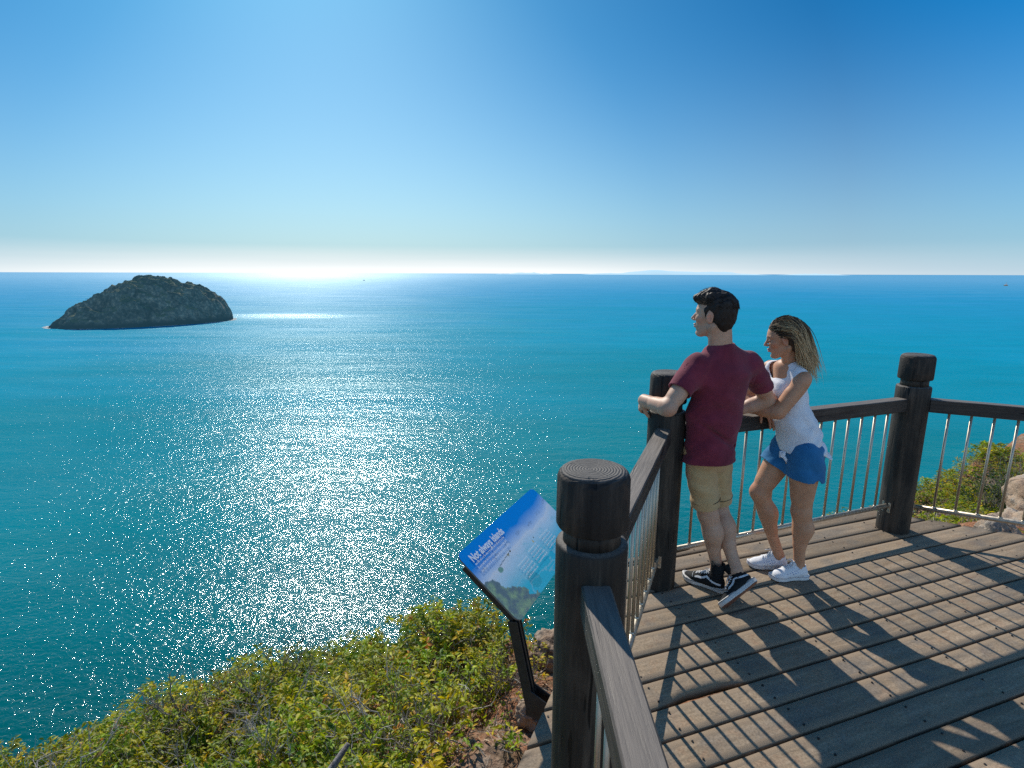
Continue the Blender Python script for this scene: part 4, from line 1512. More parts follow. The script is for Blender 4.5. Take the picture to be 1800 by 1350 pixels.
def leg_field(hip, kn, an, toe_dir, r=(0.085, 0.058, 0.052, 0.036), calf=1.0, h=0.0045):
    hip, kn, an = npv(hip), npv(kn), npv(an)
    lo = np.minimum.reduce([hip, kn, an]) - 0.13; hi = np.maximum.reduce([hip, kn, an]) + 0.13
    F = Field(lo, hi, h)
    td = unit(toe_dir); ud = unit(kn - hip); ld = unit(an - kn)
    fr = unit(td - ud * np.dot(td, ud)); frl = unit(td - ld * np.dot(td, ld))
    sd_ = np.cross(frl, ld)
    Lt = np.linalg.norm(kn - hip); Ll = np.linalg.norm(an - kn)
    F.cone(hip, kn, r[0], r[1] * 0.95, k=0)
    F.cone(hip + ud * Lt * 0.25 + fr * 0.016, hip + ud * Lt * 0.72 + fr * 0.012, r[0] * 0.86, r[1] * 0.92, k=0.04)
    F.cone(kn, an, r[1] * 0.86, r[3] * 0.86, k=0.03)
    F.ell(kn + fr * 0.020, (r[1] * 0.58, r[1] * 0.58, r[1] * 0.72), k=0.03)             # kneecap
    F.cone(kn - frl * 0.006 + ld * Ll * 0.06, kn + ld * Ll * 0.34 - frl * 0.020, r[1] * 0.74, r[2] * calf, k=0.04)
    F.cone(kn + ld * Ll * 0.30 - frl * 0.020 + sd_ * 0.010, kn + ld * Ll * 0.58 - frl * 0.006, r[2] * 0.92 * calf, r[3] * 0.92, k=0.035)
    for s in (-1, 1):
        F.ell(an + sd_ * s * r[3] * 0.66 + ld * 0.005, (0.013, 0.013, 0.016), k=0.014)  # ankle bones
    F.cone(kn + ld * Ll * 0.75 - frl * r[3] * 0.5, an + ld * 0.03 - frl * r[3] * 0.75, 0.013, 0.013, k=0.02)   # tendon
    F.cone(an, an + ld * 0.05 + frl * 0.03, r[3] * 0.88, r[3] * 0.9, k=0.02)
    V, Q = F.mesh()
    V = relax(V, Q, 1, 0.4)
    T = np.ones((len(V), 3))
    d = np.linalg.norm(V - (kn + fr * 0.05), axis=1)
    T *= 1 - np.clip(1 - d / 0.07, 0, 1)[:, None] * np.array([0.04, 0.14, 0.14])
    return V, Q, T

def strands_mesh(roots, dirs, length, rad, grav, curl, nseg, flow=None, colf=None, seg=3):
    """many thin tapered hair locks as 3-sided tubes"""
    V = []; F = []; C = []
    off = 0
    ang = np.arange(seg) * 2 * math.pi / seg
    for i in range(len(roots)):
        p = np.array(roots[i], float); d = unit(dirs[i]); L = length[i]
        a = unit(np.cross(d, (0.3, 0.5, 0.8))); b = np.cross(d, a)
        ph = rng.uniform(0, 6.28)
        for j in range(nseg + 1):
            u = j / nseg
            r = rad[i] * (1 - u) ** 0.6 + 0.0001
            a = unit(np.cross(d, (0.3, 0.5, 0.8))); b = np.cross(d, a)
            for g in ang:
                V.append(p + (a * math.cos(g) + b * math.sin(g)) * r)
                C.append(colf(i, u, p) if colf else (1, 1, 1))
            if j < nseg:
                if flow is not None:
                    d = unit(d * 0.5 + flow(p, u, i) * 0.5)
                d = unit(d + np.array([0, 0, -grav]) * (L / nseg) * 10 + (a * math.cos(ph + u * 5) + b * math.sin(ph + u * 5)) * curl)
                p = p + d * L / nseg
        for j in range(nseg):
            for g in range(seg):
                F.append((off + j * seg + g, off + j * seg + (g + 1) % seg, off + (j + 1) * seg + (g + 1) % seg, off + (j + 1) * seg + g))
        off += (nseg + 1) * seg
    return np.array(V), np.array(F), np.array(C)

def hair_material(name):
    t = NT(name)
    c = t.attr('tint').outputs['Color']
    n = t.noise(1.0, 4, 0.6, t.coord('Object', (140, 140, 30)))
    c = t.mix(c, t.mix(c, t.ramp(n, [(0.3, 0.55), (0.7, 1.5)]), 1.0, 'MULTIPLY'), 0.8)
    return t.done(t.bsdf(c, 0.55, normal=t.bump(n, 0.6, 0.004), spec=0.3))
M_HAIR = hair_material('hair')

# ---------------------------------------------------------------- shoes
def shoe(parent, heel, toe, upv, L, wid, collar_h, mats, style):
    """heel/toe = bottom points of the sole ends; local x heel->toe, z up out of the foot"""
    heel, toe = npv(heel), npv(toe)
    fx = unit(toe - heel); uz = unit(npv(upv) - fx * np.dot(fx, upv)); ly = np.cross(uz, fx)
    M3 = np.array([fx, ly, uz])
    def W(V): return heel + np.asarray(V) @ M3
    sole_m, rub_m, up_m, lace_m, stripe_m, bott_m = mats
    def halfw(x, side):
        u = np.clip(x / L, 0, 1)
        w = np.interp(u, [0, .04, .12, .3, .5, .68, .85, .94, .98, 1.0], [.012, .026, .034, .031, .031, .044, .040, .028, .017, .006])
        cen = np.interp(u, [0, .3, .6, .85, 1], [0, .0, .004, .003, -.004]) * side
        return w * wid, cen
    def sole_ring(z, grow, n=40, x0=0.0):
        xs = (1 - np.cos(np.linspace(0, math.pi, n))) / 2 * L
        pts = []
        lift = lambda x: 0.010 * max(0, (x / L - 0.78) / 0.22) ** 2
        for x in xs:
            w, c = halfw(x, 1); pts.append((x + grow * (2 * x / L - 1), c + w + grow, z + lift(x)))
        for x in xs[::-1][1:-1]:
            w, c = halfw(x, 1); pts.append((x + grow * (2 * x / L - 1), c - w - grow, z + lift(x)))
        return pts
    e = parent
    sh = bpy.data.objects.new('shoe', None)
    # side wall of the sole
    levels = [(0.0, -0.002), (0.003, 0.0005), (0.016, 0.001), (0.026, 0.0), (0.029, -0.004)]
    rings = [sole_ring(z, g) for z, g in levels]
    n = len(rings[0])
    V = np.array([p for r in rings for p in r])
    F = []
    for j in range(len(rings) - 1):
        for i in range(n):
            F.append((j * n + i, j * n + (i + 1) % n, (j + 1) * n + (i + 1) % n, (j + 1) * n + i))
    me = np_mesh('sole', W(V), [np.array(F)])
    bmm = bmesh.new(); bmm.from_mesh(me); bmm.verts.ensure_lookup_table()
    fb = bmm.faces.new([bmm.verts[i] for i in range(n)][::-1])
    bmm.faces.new([bmm.verts[(len(rings) - 1) * n + i] for i in range(n)])
    bmm.to_mesh(me); bmm.free()
    # upper
    Fd = Field((-0.03, -0.07, 0.0), (L + 0.02, 0.07, collar_h + 0.06), 0.003)
    k = 0.02
    Fd.cone((0.040, 0, 0.045), (0.11, 0, 0.048), 0.031 * wid, 0.033 * wid, k=0)
    Fd.cone((0.10, 0.002, 0.045), (0.19, 0.004, 0.030), 0.034 * wid, 0.028, s=1.25, ax=(0, 1, 0), k=k)
    Fd.cone((0.18, 0.004, 0.028), (L - 0.035, 0.002, 0.024), 0.027, 0.022, s=1.35, ax=(0, 1, 0), k=k)
    Fd.cone((0.06, 0, 0.05), (0.058, 0, collar_h), 0.036 * wid, 0.040 * wid if collar_h > 0.1 else 0.034 * wid, k=k, cut=((0.06, 0, collar_h), unit((-0.12 if collar_h > 0.1 else 0.15, 0, 1))))
    Fd.cone((0.07, 0, 0.07), (0.15, 0.003, 0.050), 0.030 * wid, 0.026, k=k)      # tongue ridge
    if collar_h < 0.1:
        Fd.cone((0.058, 0, 0.085), (0.058, 0, 0.16), 0.026 * wid, 0.03 * wid, k=0.004, op='sub')
        Fd.cone((0.095, 0.002, 0.078), (0.105, 0.002, 0.098), 0.016, 0.013, s=1.3, ax=(0, 1, 0), k=0.01)
    else:
        Fd.cone((0.058, 0, collar_h - 0.015), (0.056, 0, collar_h + 0.08), 0.030 * wid, 0.034 * wid, k=0.004, op='sub')
        if style == 'high':   # quilted collar rolls
            def f_(x, y, z): return -0.0022 * np.cos((z - 0.02 * (0.07 - x) / 0.05) * 2 * math.pi / 0.0185) * np.clip((z - 0.07) / 0.012, 0, 1) * np.clip((0.085 - x) / 0.02, 0, 1)
            Fd.displace(f_)
    Fd.displace(lambda x, y, z: 0.0008 * fbm(x * 45, y * 45, z * 45, 2, 3))
    Fd.plane((0, 0, 0.022), (0, 0, -1))
    V, Q = Fd.mesh()
    V = relax(V, Q, 1, 0.4)
    bvh = BVHTree.FromPolygons([tuple(v) for v in V], [tuple(int(i) for i in q) for q in Q])
    T = np.ones((len(V), 3))
    if style == 'high':
        T[(V[:, 0] > L * 0.74)] = (1.5, 1.5, 1.5)
    upme = np_mesh('upper', W(V), [Q], T)
    uo = link_mesh('shoe', upme, up_m, e, True)
    so_ = link_mesh('sole', me, sole_m, uo)
    for p in me.polygons: p.use_smooth = False
    # tread underneath
    bm = bmesh.new()
    a = [bm.verts.new(W(np.array(p) * [1, 0.94, 0] + [0, 0, -0.0025 + p[2]])) for p in sole_ring(0.0, -0.003)]
    b = [bm.verts.new(W(np.array(p) * [1, 0.94, 0] + [0, 0, 0.001 + p[2]])) for p in sole_ring(0.0, -0.003)]
    bm.faces.new(a)
    for i in range(len(a)):
        bm.faces.new((a[i], b[i], b[(i + 1) % len(a)], a[(i + 1) % len(a)]))
    bm_obj('tread', bm, bott_m, so_)
    # dark or coloured line round the foxing
    bm = bmesh.new()
    pts = sole_ring(0.0225, 0.0012)
    tube(bm, [W(p) for p in pts + pts[:1]], 0.0011, 5, False)
    bm_obj('foxing_line', bm, rub_m, so_)
    def hit(x, z, side):
        r_ = bvh.ray_cast(Vector((x, side * 0.12, z)), Vector((0, -side, 0)))
        return r_[0]
    def top(x, y):
        r_ = bvh.ray_cast(Vector((x, y, 0.25)), Vector((0, 0, -1)))
        return r_[0], r_[1]
    # laces across the tongue
    bm = bmesh.new()
    xs = np.linspace(0.105, L * 0.66, 6 if style == 'high' else 6)
    for i, x in enumerate(xs):
        for dxx in ((0.010, -0.006), (-0.006, 0.010)) if i < len(xs) - 1 else ((0, 0),):
            pts = []
            for j in range(7):
                u = j / 6; y = (u - 0.5) * 0.038
                h_, nn = top(x + dxx[0] + (dxx[1] - dxx[0]) * u, y)
                if h_ is None: continue
                pts.append(W(np.array(h_) + np.array(nn) * 0.0024))
            if len(pts) > 2:
                tube(bm, pts, 0.0026, 6)
    # bow
    h0, _n = top(0.103, 0.002)
    if h0 is not None:
        h0 = np.array(h0)
        for sg in (-1, 1):
            tube(bm, [W(h0 + np.array(q)) for q in ((0, 0, 0.004), (0.008, sg * 0.016, 0.012), (0.014, sg * 0.032, 0.004), (0.016, sg * 0.030, -0.002), (0.006, sg * 0.012, 0.004))], 0.0022, 6)
            tube(bm, [W(h0 + np.array(q)) for q in ((0, 0, 0.004), (0.022, sg * 0.014, 0.008), (0.038, sg * 0.030, -0.004))], 0.0020, 6)
    bm_obj('laces', bm, lace_m, uo)
    if style == 'high':
        # white side stripe bending along the flank
        for side in (-1, 1):
            path = [(0.022, 0.052), (0.045, 0.056), (0.070, 0.062), (0.095, 0.074), (0.108, 0.078), (0.122, 0.068), (0.140, 0.060), (0.160, 0.058), (0.178, 0.052)]
            bm = bmesh.new(); prev = None
            for i, (x, z) in enumerate(path):
                x2, z2 = path[min(i + 1, len(path) - 1)]; x1, z1 = path[max(i - 1, 0)]
                tx, tz = unit((x2 - x1, z2 - z1)); w_ = 0.0052 if i < len(path) - 1 else 0.003
                cur = []
                for sg in (-1, 0, 1):
                    h_ = hit(x - tz * sg * w_, z + tx * sg * w_, side)
                    if h_ is None: h_ = hit(x, z, side)
                    if h_ is None: break
                    cur.append(bm.verts.new(W(np.array(h_) + [0, side * 0.0016, 0])))
                if len(cur) < 3: prev = None; continue
                if prev:
                    for j in range(2): bm.faces.new((prev[j], cur[j], cur[j + 1], prev[j + 1]))
                prev = cur
            bm_obj('side_stripe', bm, stripe_m, uo, True)
        # stitched toe cap edge and eyestay
        bm = bmesh.new()
        pts = []
        for j in range(15):
            y = -0.046 + 0.092 * j / 14
            h_, nn = top(L * 0.735 - 5.5 * y * y, y)
            if h_ is not None: pts.append(W(np.array(h_) + np.array(nn) * 0.0008))
        if len(pts) > 3: tube(bm, pts, 0.0012, 5)
        bm_obj('toe_seam', bm, lace_m, uo)
    else:
        # small blue printed stars by the eyelets, round eyelets, toe cap
        for side in (-1, 1):
            bm = bmesh.new()
            for i, (x, z) in enumerate([(0.085, 0.080), (0.098, 0.070), (0.112, 0.066), (0.126, 0.060), (0.140, 0.055), (0.154, 0.051), (0.092, 0.060), (0.106, 0.056), (0.120, 0.050)]):
                h_ = hit(x, z, side)
                if h_ is None: continue
                c = np.array(h_) + [0, side * 0.0012, 0]
                vs = []
                for j in range(10):
                    rr = 0.0040 if j % 2 == 0 else 0.0018
                    a_ = j * math.pi / 5 + i
                    vs.append(bm.verts.new(W(c + [rr * math.cos(a_), 0, rr * math.sin(a_)])))
                bm.faces.new(vs)
            bm_obj('star_print', bm, stripe_m, uo)
        Ft = Field((L * 0.7, -0.07, 0.0), (L + 0.02, 0.07, 0.08), 0.003)
        Ft.cone((0.18, 0.004, 0.028), (L - 0.035, 0.002, 0.024), 0.0285, 0.0238, s=1.35, ax=(0, 1, 0), k=0)
        Ft.plane((L * 0.80, 0, 0.05), unit((-1, 0, -0.25)))
        Ft.plane((0, 0, 0.022), (0, 0, -1))
        V, Q = Ft.mesh()
        link_mesh('toe_cap', np_mesh('toe_cap', W(relax(V, Q, 1, .4)), [Q]), sole_m, uo, True)
    return uo

def plain(name, col, rough=0.6, **kw):
    t = NT(name)
    n = t.noise(55, 4, 0.65, t.coord('Object'))
    c = t.ramp(n, [(0.3, tuple(0.82 * q for q in col)), (0.7, tuple(min(1, 1.08 * q) for q in col))])
    return t.done(t.bsdf(c, rough, normal=t.bump(n, 0.25, 0.002), **kw))

def to_obj(name, F, mat, parent, it=1, tint=None, smooth=True):
    V, Q = F.mesh()
    V = relax(V, Q, it, 0.45)
    return link_mesh(name, np_mesh(name, V, [Q], tint(V) if tint else None), mat, parent, smooth)

def folds(amp, fr, axis, seed, seed2=0):
    ax = unit(axis)
    def fn(x, y, z):
        w = fbm(x * 5, y * 5, z * 5, 3, seed) * 1.6
        u = (x * ax[0] + y * ax[1] + z * ax[2]) * fr + w
        s = np.sin(u)
        m = np.clip(0.5 + fbm(x * 7 + 3, y * 7, z * 6, 2, seed + 9), 0, 1.2)
        return -amp * np.sign(s) * np.abs(s) ** 1.6 * m
    return fn
def addf(*fs):
    return lambda x, y, z: sum(f(x, y, z) for f in fs)
# ---------------------------------------------------------------- the man
def build_man():
    root = empty('person', (1.20, 2.92, 0), 'young man in a maroon t-shirt and khaki shorts leaning on the corner post', 'person')
    inv = Matrix.Translation(-Vector(root.location))
    g = bpy.data.objects.new('x', None)
    skin = skin_material('light_skin', (0.47, 0.27, 0.175), (0.60, 0.36, 0.24))
    SL, SR = npv((0.988, 2.900, 1.355)), npv((1.335, 3.015, 1.350))
    NB = npv((1.150, 2.955, 1.435))
    HC = (1.088, 2.955, 1.630); face = (-0.79, 0.60, 0.02)
    parts = []
    hv = head_field(HC, face, (0.02, -0.02, 1), 1.0, (1.140, 2.965, 1.41))
    parts.append(hv[:3]); HM = hv[3]
    EL, WL = (0.828, 2.795, 1.155), (0.742, 2.985, 1.150)
    parts.append(arm_field(SL, EL, WL, dict(f=(0.02, 0.80, -0.42), n=(0.95, 0.25, -0.25), side=1, curl=(0.45, 0.55, 0.35), spread=0.3, thumb=(0.9, 0.5)), r=(0.047, 0.042, 0.041, 0.029)))
    ER, WR = (1.515, 3.125, 1.120), (1.300, 3.165, 1.034)
    parts.append(arm_field(SR, ER, WR, dict(f=(-0.97, 0.10, -0.10), n=(0.0, -0.1, -1), side=-1, curl=(0.15, 0.2, 0.15), spread=0.6, thumb=(0.6, 0.2)), r=(0.047, 0.042, 0.041, 0.029)))
    parts.append(leg_field((1.070, 2.98, 0.80), (1.150, 2.975, 0.475), (1.232, 2.985, 0.115), (-0.75, 0.66, 0), r=(0.072, 0.056, 0.052, 0.036), calf=0.98))
    parts.append(leg_field((1.195, 3.02, 0.80), (1.240, 3.070, 0.475), (1.308, 2.898, 0.160), (-0.60, 0.30, -0.5), r=(0.072, 0.056, 0.052, 0.036), calf=0.95))
    # torso under the shirt
    F = Field((0.85, 2.75, 0.72), (1.5, 3.2, 1.5), 0.009)
    sx = unit(SR - SL)
    F.cone((1.152, 2.968, 1.30), (1.145, 2.985, 1.02), 0.085, 0.080, s=1.45, ax=sx, k=0)
    F.cone((1.145, 2.985, 1.02), (1.140, 2.985, 0.86), 0.080, 0.080, s=1.40, ax=sx, k=0.03)
    F.cone(SL + [0.03, 0, -.02], SR - [0.03, 0, .02], 0.040, 0.040, k=0.04)
    V, Q = F.mesh(); parts.append((relax(V, Q, 2), Q))
    V, Fl, C = join_parts(parts)
    me = np_mesh('body', V, Fl, C)
    me.transform(inv)
    body = link_mesh('body', me, skin, root, True)
    def fix(o):
        """meshes are modelled in world space; bring them under the root"""
        for ob in [o] + list(o.children_recursive):
            if ob.type == 'MESH' and not ob.get('_f'):
                ob.data.transform(inv); ob['_f'] = 1
        return o
    # ---- t-shirt
    t_sh = cloth_material('maroon_marl_cotton', (0.125, 0.015, 0.030), (0.20, 0.028, 0.050))
    def torso(F, g_, cut):
        F.cone((1.155, 2.965, 1.315), (1.142, 2.980, 1.05), 0.112 + g_, 0.106 + g_, s=1.52, ax=sx, k=0)
        F.cone((1.142, 2.980, 1.06), (1.128, 2.975, 0.74), 0.106 + g_, 0.127 + g_, s=1.30, ax=sx, k=0.05)
        F.cone((1.150, 2.915, 1.29), (1.150, 2.925, 1.20), 0.080 + g_, 0.070 + g_, s=1.7, ax=sx, k=0.05)       # shoulder blades
        F.cone(SL + [0.012, 0, -0.005], SR - [0.012, 0, 0.005], 0.062 + g_, 0.062 + g_, k=0.045)
        F.cone(NB + [0.0, 0.0, -0.005], SL + [0.04, 0.01, 0.006], 0.068 + g_, 0.050 + g_, k=0.05)
        F.cone(NB + [0.0, 0.0, -0.005], SR + [-0.04, 0, 0.006], 0.068 + g_, 0.050 + g_, k=0.05)
        for S, E_, ln in ((SL, npv(EL), 0.165), (SR, npv(ER), 0.185)):
            d = unit(E_ - S)
            L_ = ln if cut else ln + 0.08
            F.cone(S - d * 0.01, S + d * (L_ + 0.05), 0.065 + g_, 0.068 + g_, k=0.035, cut=(S + d * L_, d))
    dis = addf(folds(0.0060, 40, (0.5, 0.2, 1.0), 3), folds(0.0045, 60, (-0.7, 0.2, 0.9), 8),
               lambda x, y, z: 0.010 * np.exp(-((z - 1.00 + 0.62 * (x - 1.10)) / 0.018) ** 2) * np.clip((x - 0.98) / 0.08, 0, 1) * (y < 2.98),
               lambda x, y, z: 0.007 * np.exp(-((z - 0.93 + 0.75 * (x - 1.20)) / 0.014) ** 2) * np.clip((x - 1.04) / 0.08, 0, 1) * (y < 2.98),
               lambda x, y, z: -0.0035 * np.sin((x - z * 0.8) * 70 + 2 * fbm(x * 6, y * 6, z * 6, 2, 5)) * np.clip((z - 1.28) / 0.1, 0, 1) * np.clip((1.1 - x) / 0.1, 0, 1))
    lo, hi = (0.82, 2.74, 0.74), (1.52, 3.22, 1.52)
    A = Field(lo, hi, 0.0042); torso(A, 0.0, True); A.displace(dis)
    B = Field(lo, hi, 0.0042); torso(B, -0.0085, False); B.displace(dis)
    A.D = np.maximum(A.D, -B.D)
    A.plane((1.128, 2.98, 0.800), unit((0.02, -0.05, -1)))
    hm = HM
    A.cone(NB + [-0.004, 0.000, 0.004], NB + [-0.012, 0.01, 0.14], 0.060, 0.070, k=0.006, op='sub')
    fix(to_obj('t_shirt', A, t_sh, root, 1))
    # ribbed collar, sleeve and hem stitching
    bm = bmesh.new()
    pts = [NB + [-0.006 + 0.066 * math.cos(a), 0.000 + 0.064 * math.sin(a), 0.012 - 0.022 * math.sin(a) - 0.004 * math.cos(a)] for a in np.linspace(0, 2 * math.pi, 41)]
    tube(bm, pts, 0.0072, 8, False)
    fix(bm_obj('collar', bm, t_sh, root, True))
    # ---- shorts
    khaki = cloth_material('khaki_twill', (0.43, 0.275, 0.125), (0.56, 0.385, 0.195))
    hipL, hipR = npv((1.065, 2.975, 0.86)), npv((1.196, 3.015, 0.86))
    kL, kR = npv((1.145, 2.978, 0.48)), npv((1.236, 3.062, 0.48))
    def pants(F, g_, long):
        F.cone((1.135, 2.985, 0.93), (1.138, 2.985, 0.845), 0.085 + g_, 0.096 + g_, s=1.28, ax=sx, k=0)
        F.ell((1.085, 2.945, 0.82), (0.070 + g_, 0.065 + g_, 0.08 + g_), k=0.04)
        F.ell((1.180, 2.970, 0.82), (0.064 + g_, 0.065 + g_, 0.08 + g_), k=0.04)
        for h_, k_ in ((hipL, kL), (hipR, kR)):
            d = unit(k_ - h_)
            F.cone(h_, h_ + d * (0.345 if not long else 0.42), 0.083 + g_, 0.076 + g_, k=0.012, cut=(h_ + d * (0.345 if not long else 0.42), d))
            if not long:
                F.cone(h_ + d * 0.305, h_ + d * 0.345, 0.0835, 0.0825, k=0.0, cut=(h_ + d * 0.345, d))
    pd = addf(folds(0.0045, 38, (0.9, 0.3, 0.8), 13), folds(0.003, 70, (0.3, 0.1, 1), 18))
    lo, hi = (0.93, 2.80, 0.45), (1.42, 3.20, 1.0)
    A = Field(lo, hi, 0.0042); pants(A, 0.0, False); A.displace(pd)
    B = Field(lo, hi, 0.0042); pants(B, -0.008, True); B.displace(pd)
    A.D = np.maximum(A.D, -B.D)
    for h_, k_ in ((hipL, kL), (hipR, kR)):      # groove above the turn-up
        pass
    so_ = fix(to_obj('shorts', A, khaki, root, 1))
    seam = plain('dark_seam_thread', (0.07, 0.045, 0.02), 0.9)
    bm = bmesh.new()
    for h_, k_ in ((hipL, kL), (hipR, kR)):
        d = unit(k_ - h_); c = h_ + d * 0.303
        a_ = unit(np.cross(d, (0, 1, 0))); b_ = np.cross(d, a_)
        tube(bm, [c + (a_ * math.cos(q) + b_ * math.sin(q)) * 0.084 for q in np.linspace(0, 2 * math.pi, 33)], 0.0020, 6, False)
    fix(bm_obj('cuff_seam', bm, seam, so_))
    # ---- hair
    hr_col = lambda V: np.tile(np.array([[0.018, 0.012, 0.009]]), (len(V), 1))
    C = npv(HC); M = HM
    F = Field((-0.15, -0.12, -0.12), (0.15, 0.12, 0.18), 0.003)
    F.ell((-0.022, 0, 0.045), (0.0995, 0.0775, 0.0875), k=0)
    F.ell((-0.050, 0, -0.005), (0.066, 0.073, 0.075), k=0.02)
    F.cone((0.02, 0.0, 0.108), (0.090, 0.0, 0.088), 0.036, 0.024, s=1.7, ax=(0, 1, 0), k=0.03)       # fringe swept forward
    F.cone((-0.055, 0, -0.045), (-0.058, 0, -0.085), 0.044, 0.030, s=1.15, ax=(0, 1, 0), k=0.02)          # nape
    for s in (-1, 1):
        F.cone((0.018, s * 0.066, 0.03), (0.016, s * 0.071, -0.008), 0.012, 0.006, k=0.015)               # sideburn
    F.displace(lambda x, y, z: -0.0045 * np.abs(np.sin((y * 1.2 - x * 0.5) * 120 + 4 * fbm(x * 10, y * 10, z * 10, 2, 4))) * np.clip((z - 0.02) / 0.05, 0, 1) + 0.003 * fbm(x * 60, y * 60, z * 40, 3, 6))
    F.plane((0.058, 0, 0.030), unit((1.0, 0, -0.95)))            # hairline
    for s in (-1, 1):
        F.ell((-0.001, s * 0.085, -0.008), (0.024, 0.026, 0.034), k=0.004, op='sub')
    V, Q = F.mesh(); V = relax(V, Q, 1)
    Vc = hr_col(V)
    # strands
    N = 1700
    th = rng.uniform(0, 2 * math.pi, N); zz = rng.uniform(0.10, 1.0, N)
    rr = np.sqrt(1 - zz ** 2)
    dirs = np.stack([rr * np.cos(th), rr * np.sin(th), zz], 1)
    roots = dirs * [0.0995, 0.0775, 0.0875] * 0.99 + [-0.022, 0, 0.046]
    ok = ~((roots[:, 0] > 0.055) & (roots[:, 2] < 0.075))
    roots, dirs = roots[ok], dirs[ok]
    fwd = np.array([0.8, -0.25, 0.25])
    fl = lambda p, u, i: unit(fwd + np.array([0, 0, -0.9 * (p[0] > 0.075)]))
    d0 = dirs * 0.65 + fwd * np.clip(dirs[:, 2:3], 0.2, 1)
    back = roots[:, 0] < -0.03
    d0[back] = dirs[back] * 0.9 + [-0.2, 0, -0.5]
    ln = np.where(back, rng.uniform(0.012, 0.026, len(roots)), rng.uniform(0.030, 0.056, len(roots)))
    def colf(i, u, p):
        k_ = 1 + 3.0 * u * (p[0] > 0.02) + hsh[i]  # front strands lightened toward the tips to paint in the sunlit highlight
        return (0.030 * k_, 0.019 * k_, 0.012 * k_)
    hsh = rng.uniform(-0.3, 1.6, len(roots)) * (rng.random(len(roots)) < 0.4)
    SV, SF, SC = strands_mesh(roots, d0, ln, rng.uniform(0.0009, 0.0018, len(roots)), 0.12, 0.16, 4, lambda p, u, i: fl(p, u, i) if roots[i][0] > -0.03 else np.array([-.3, 0, -.9]), colf)
    Vall = np.concatenate([V, SV]); Call = np.concatenate([Vc, SC])
    me = np_mesh('hair', C + Vall @ M, [Q, SF + len(V)], Call)
    fix(link_mesh('hair', me, M_HAIR, body, True))
    for s in (-1, 1):
        pass
    # ---- shoes: black canvas and suede with white side stripe
    white = plain('off_white_rubber', (0.58, 0.56, 0.53), 0.55)
    gum = plain('brown_gum_rubber', (0.20, 0.075, 0.045), 0.6)
    blk = NT('black_suede_canvas')
    n = blk.noise(120, 4, 0.6, blk.coord('Object'))
    cc = blk.mix(blk.ramp(n, [(0.3, (0.006, 0.007, 0.008)), (0.7, (0.017, 0.018, 0.020))]), blk.attr('tint').outputs['Color'], 1.0, 'MULTIPLY')
    blkm = blk.done(blk.bsdf(cc, 0.8, normal=blk.bump(n, 0.4, 0.002), spec=0.2))
    lace = plain('white_laces', (0.72, 0.72, 0.72), 0.8)
    dark = plain('dark_rubber_line', (0.02, 0.02, 0.022), 0.6)
    mats = (white, dark, blkm, lace, lace, gum)
    fix(shoe(root, (1.265, 2.905, 0.0035), (1.065, 3.090, 0.0035), (0, 0, 1), 0.272, 1.0, 0.172, mats, 'high'))
    fix(shoe(root, (1.412, 2.838, 0.120), (1.195, 2.748, 0.010), (-0.25, 0.76, 0.50), 0.268, 1.0, 0.160, mats, 'high'))
build_man()

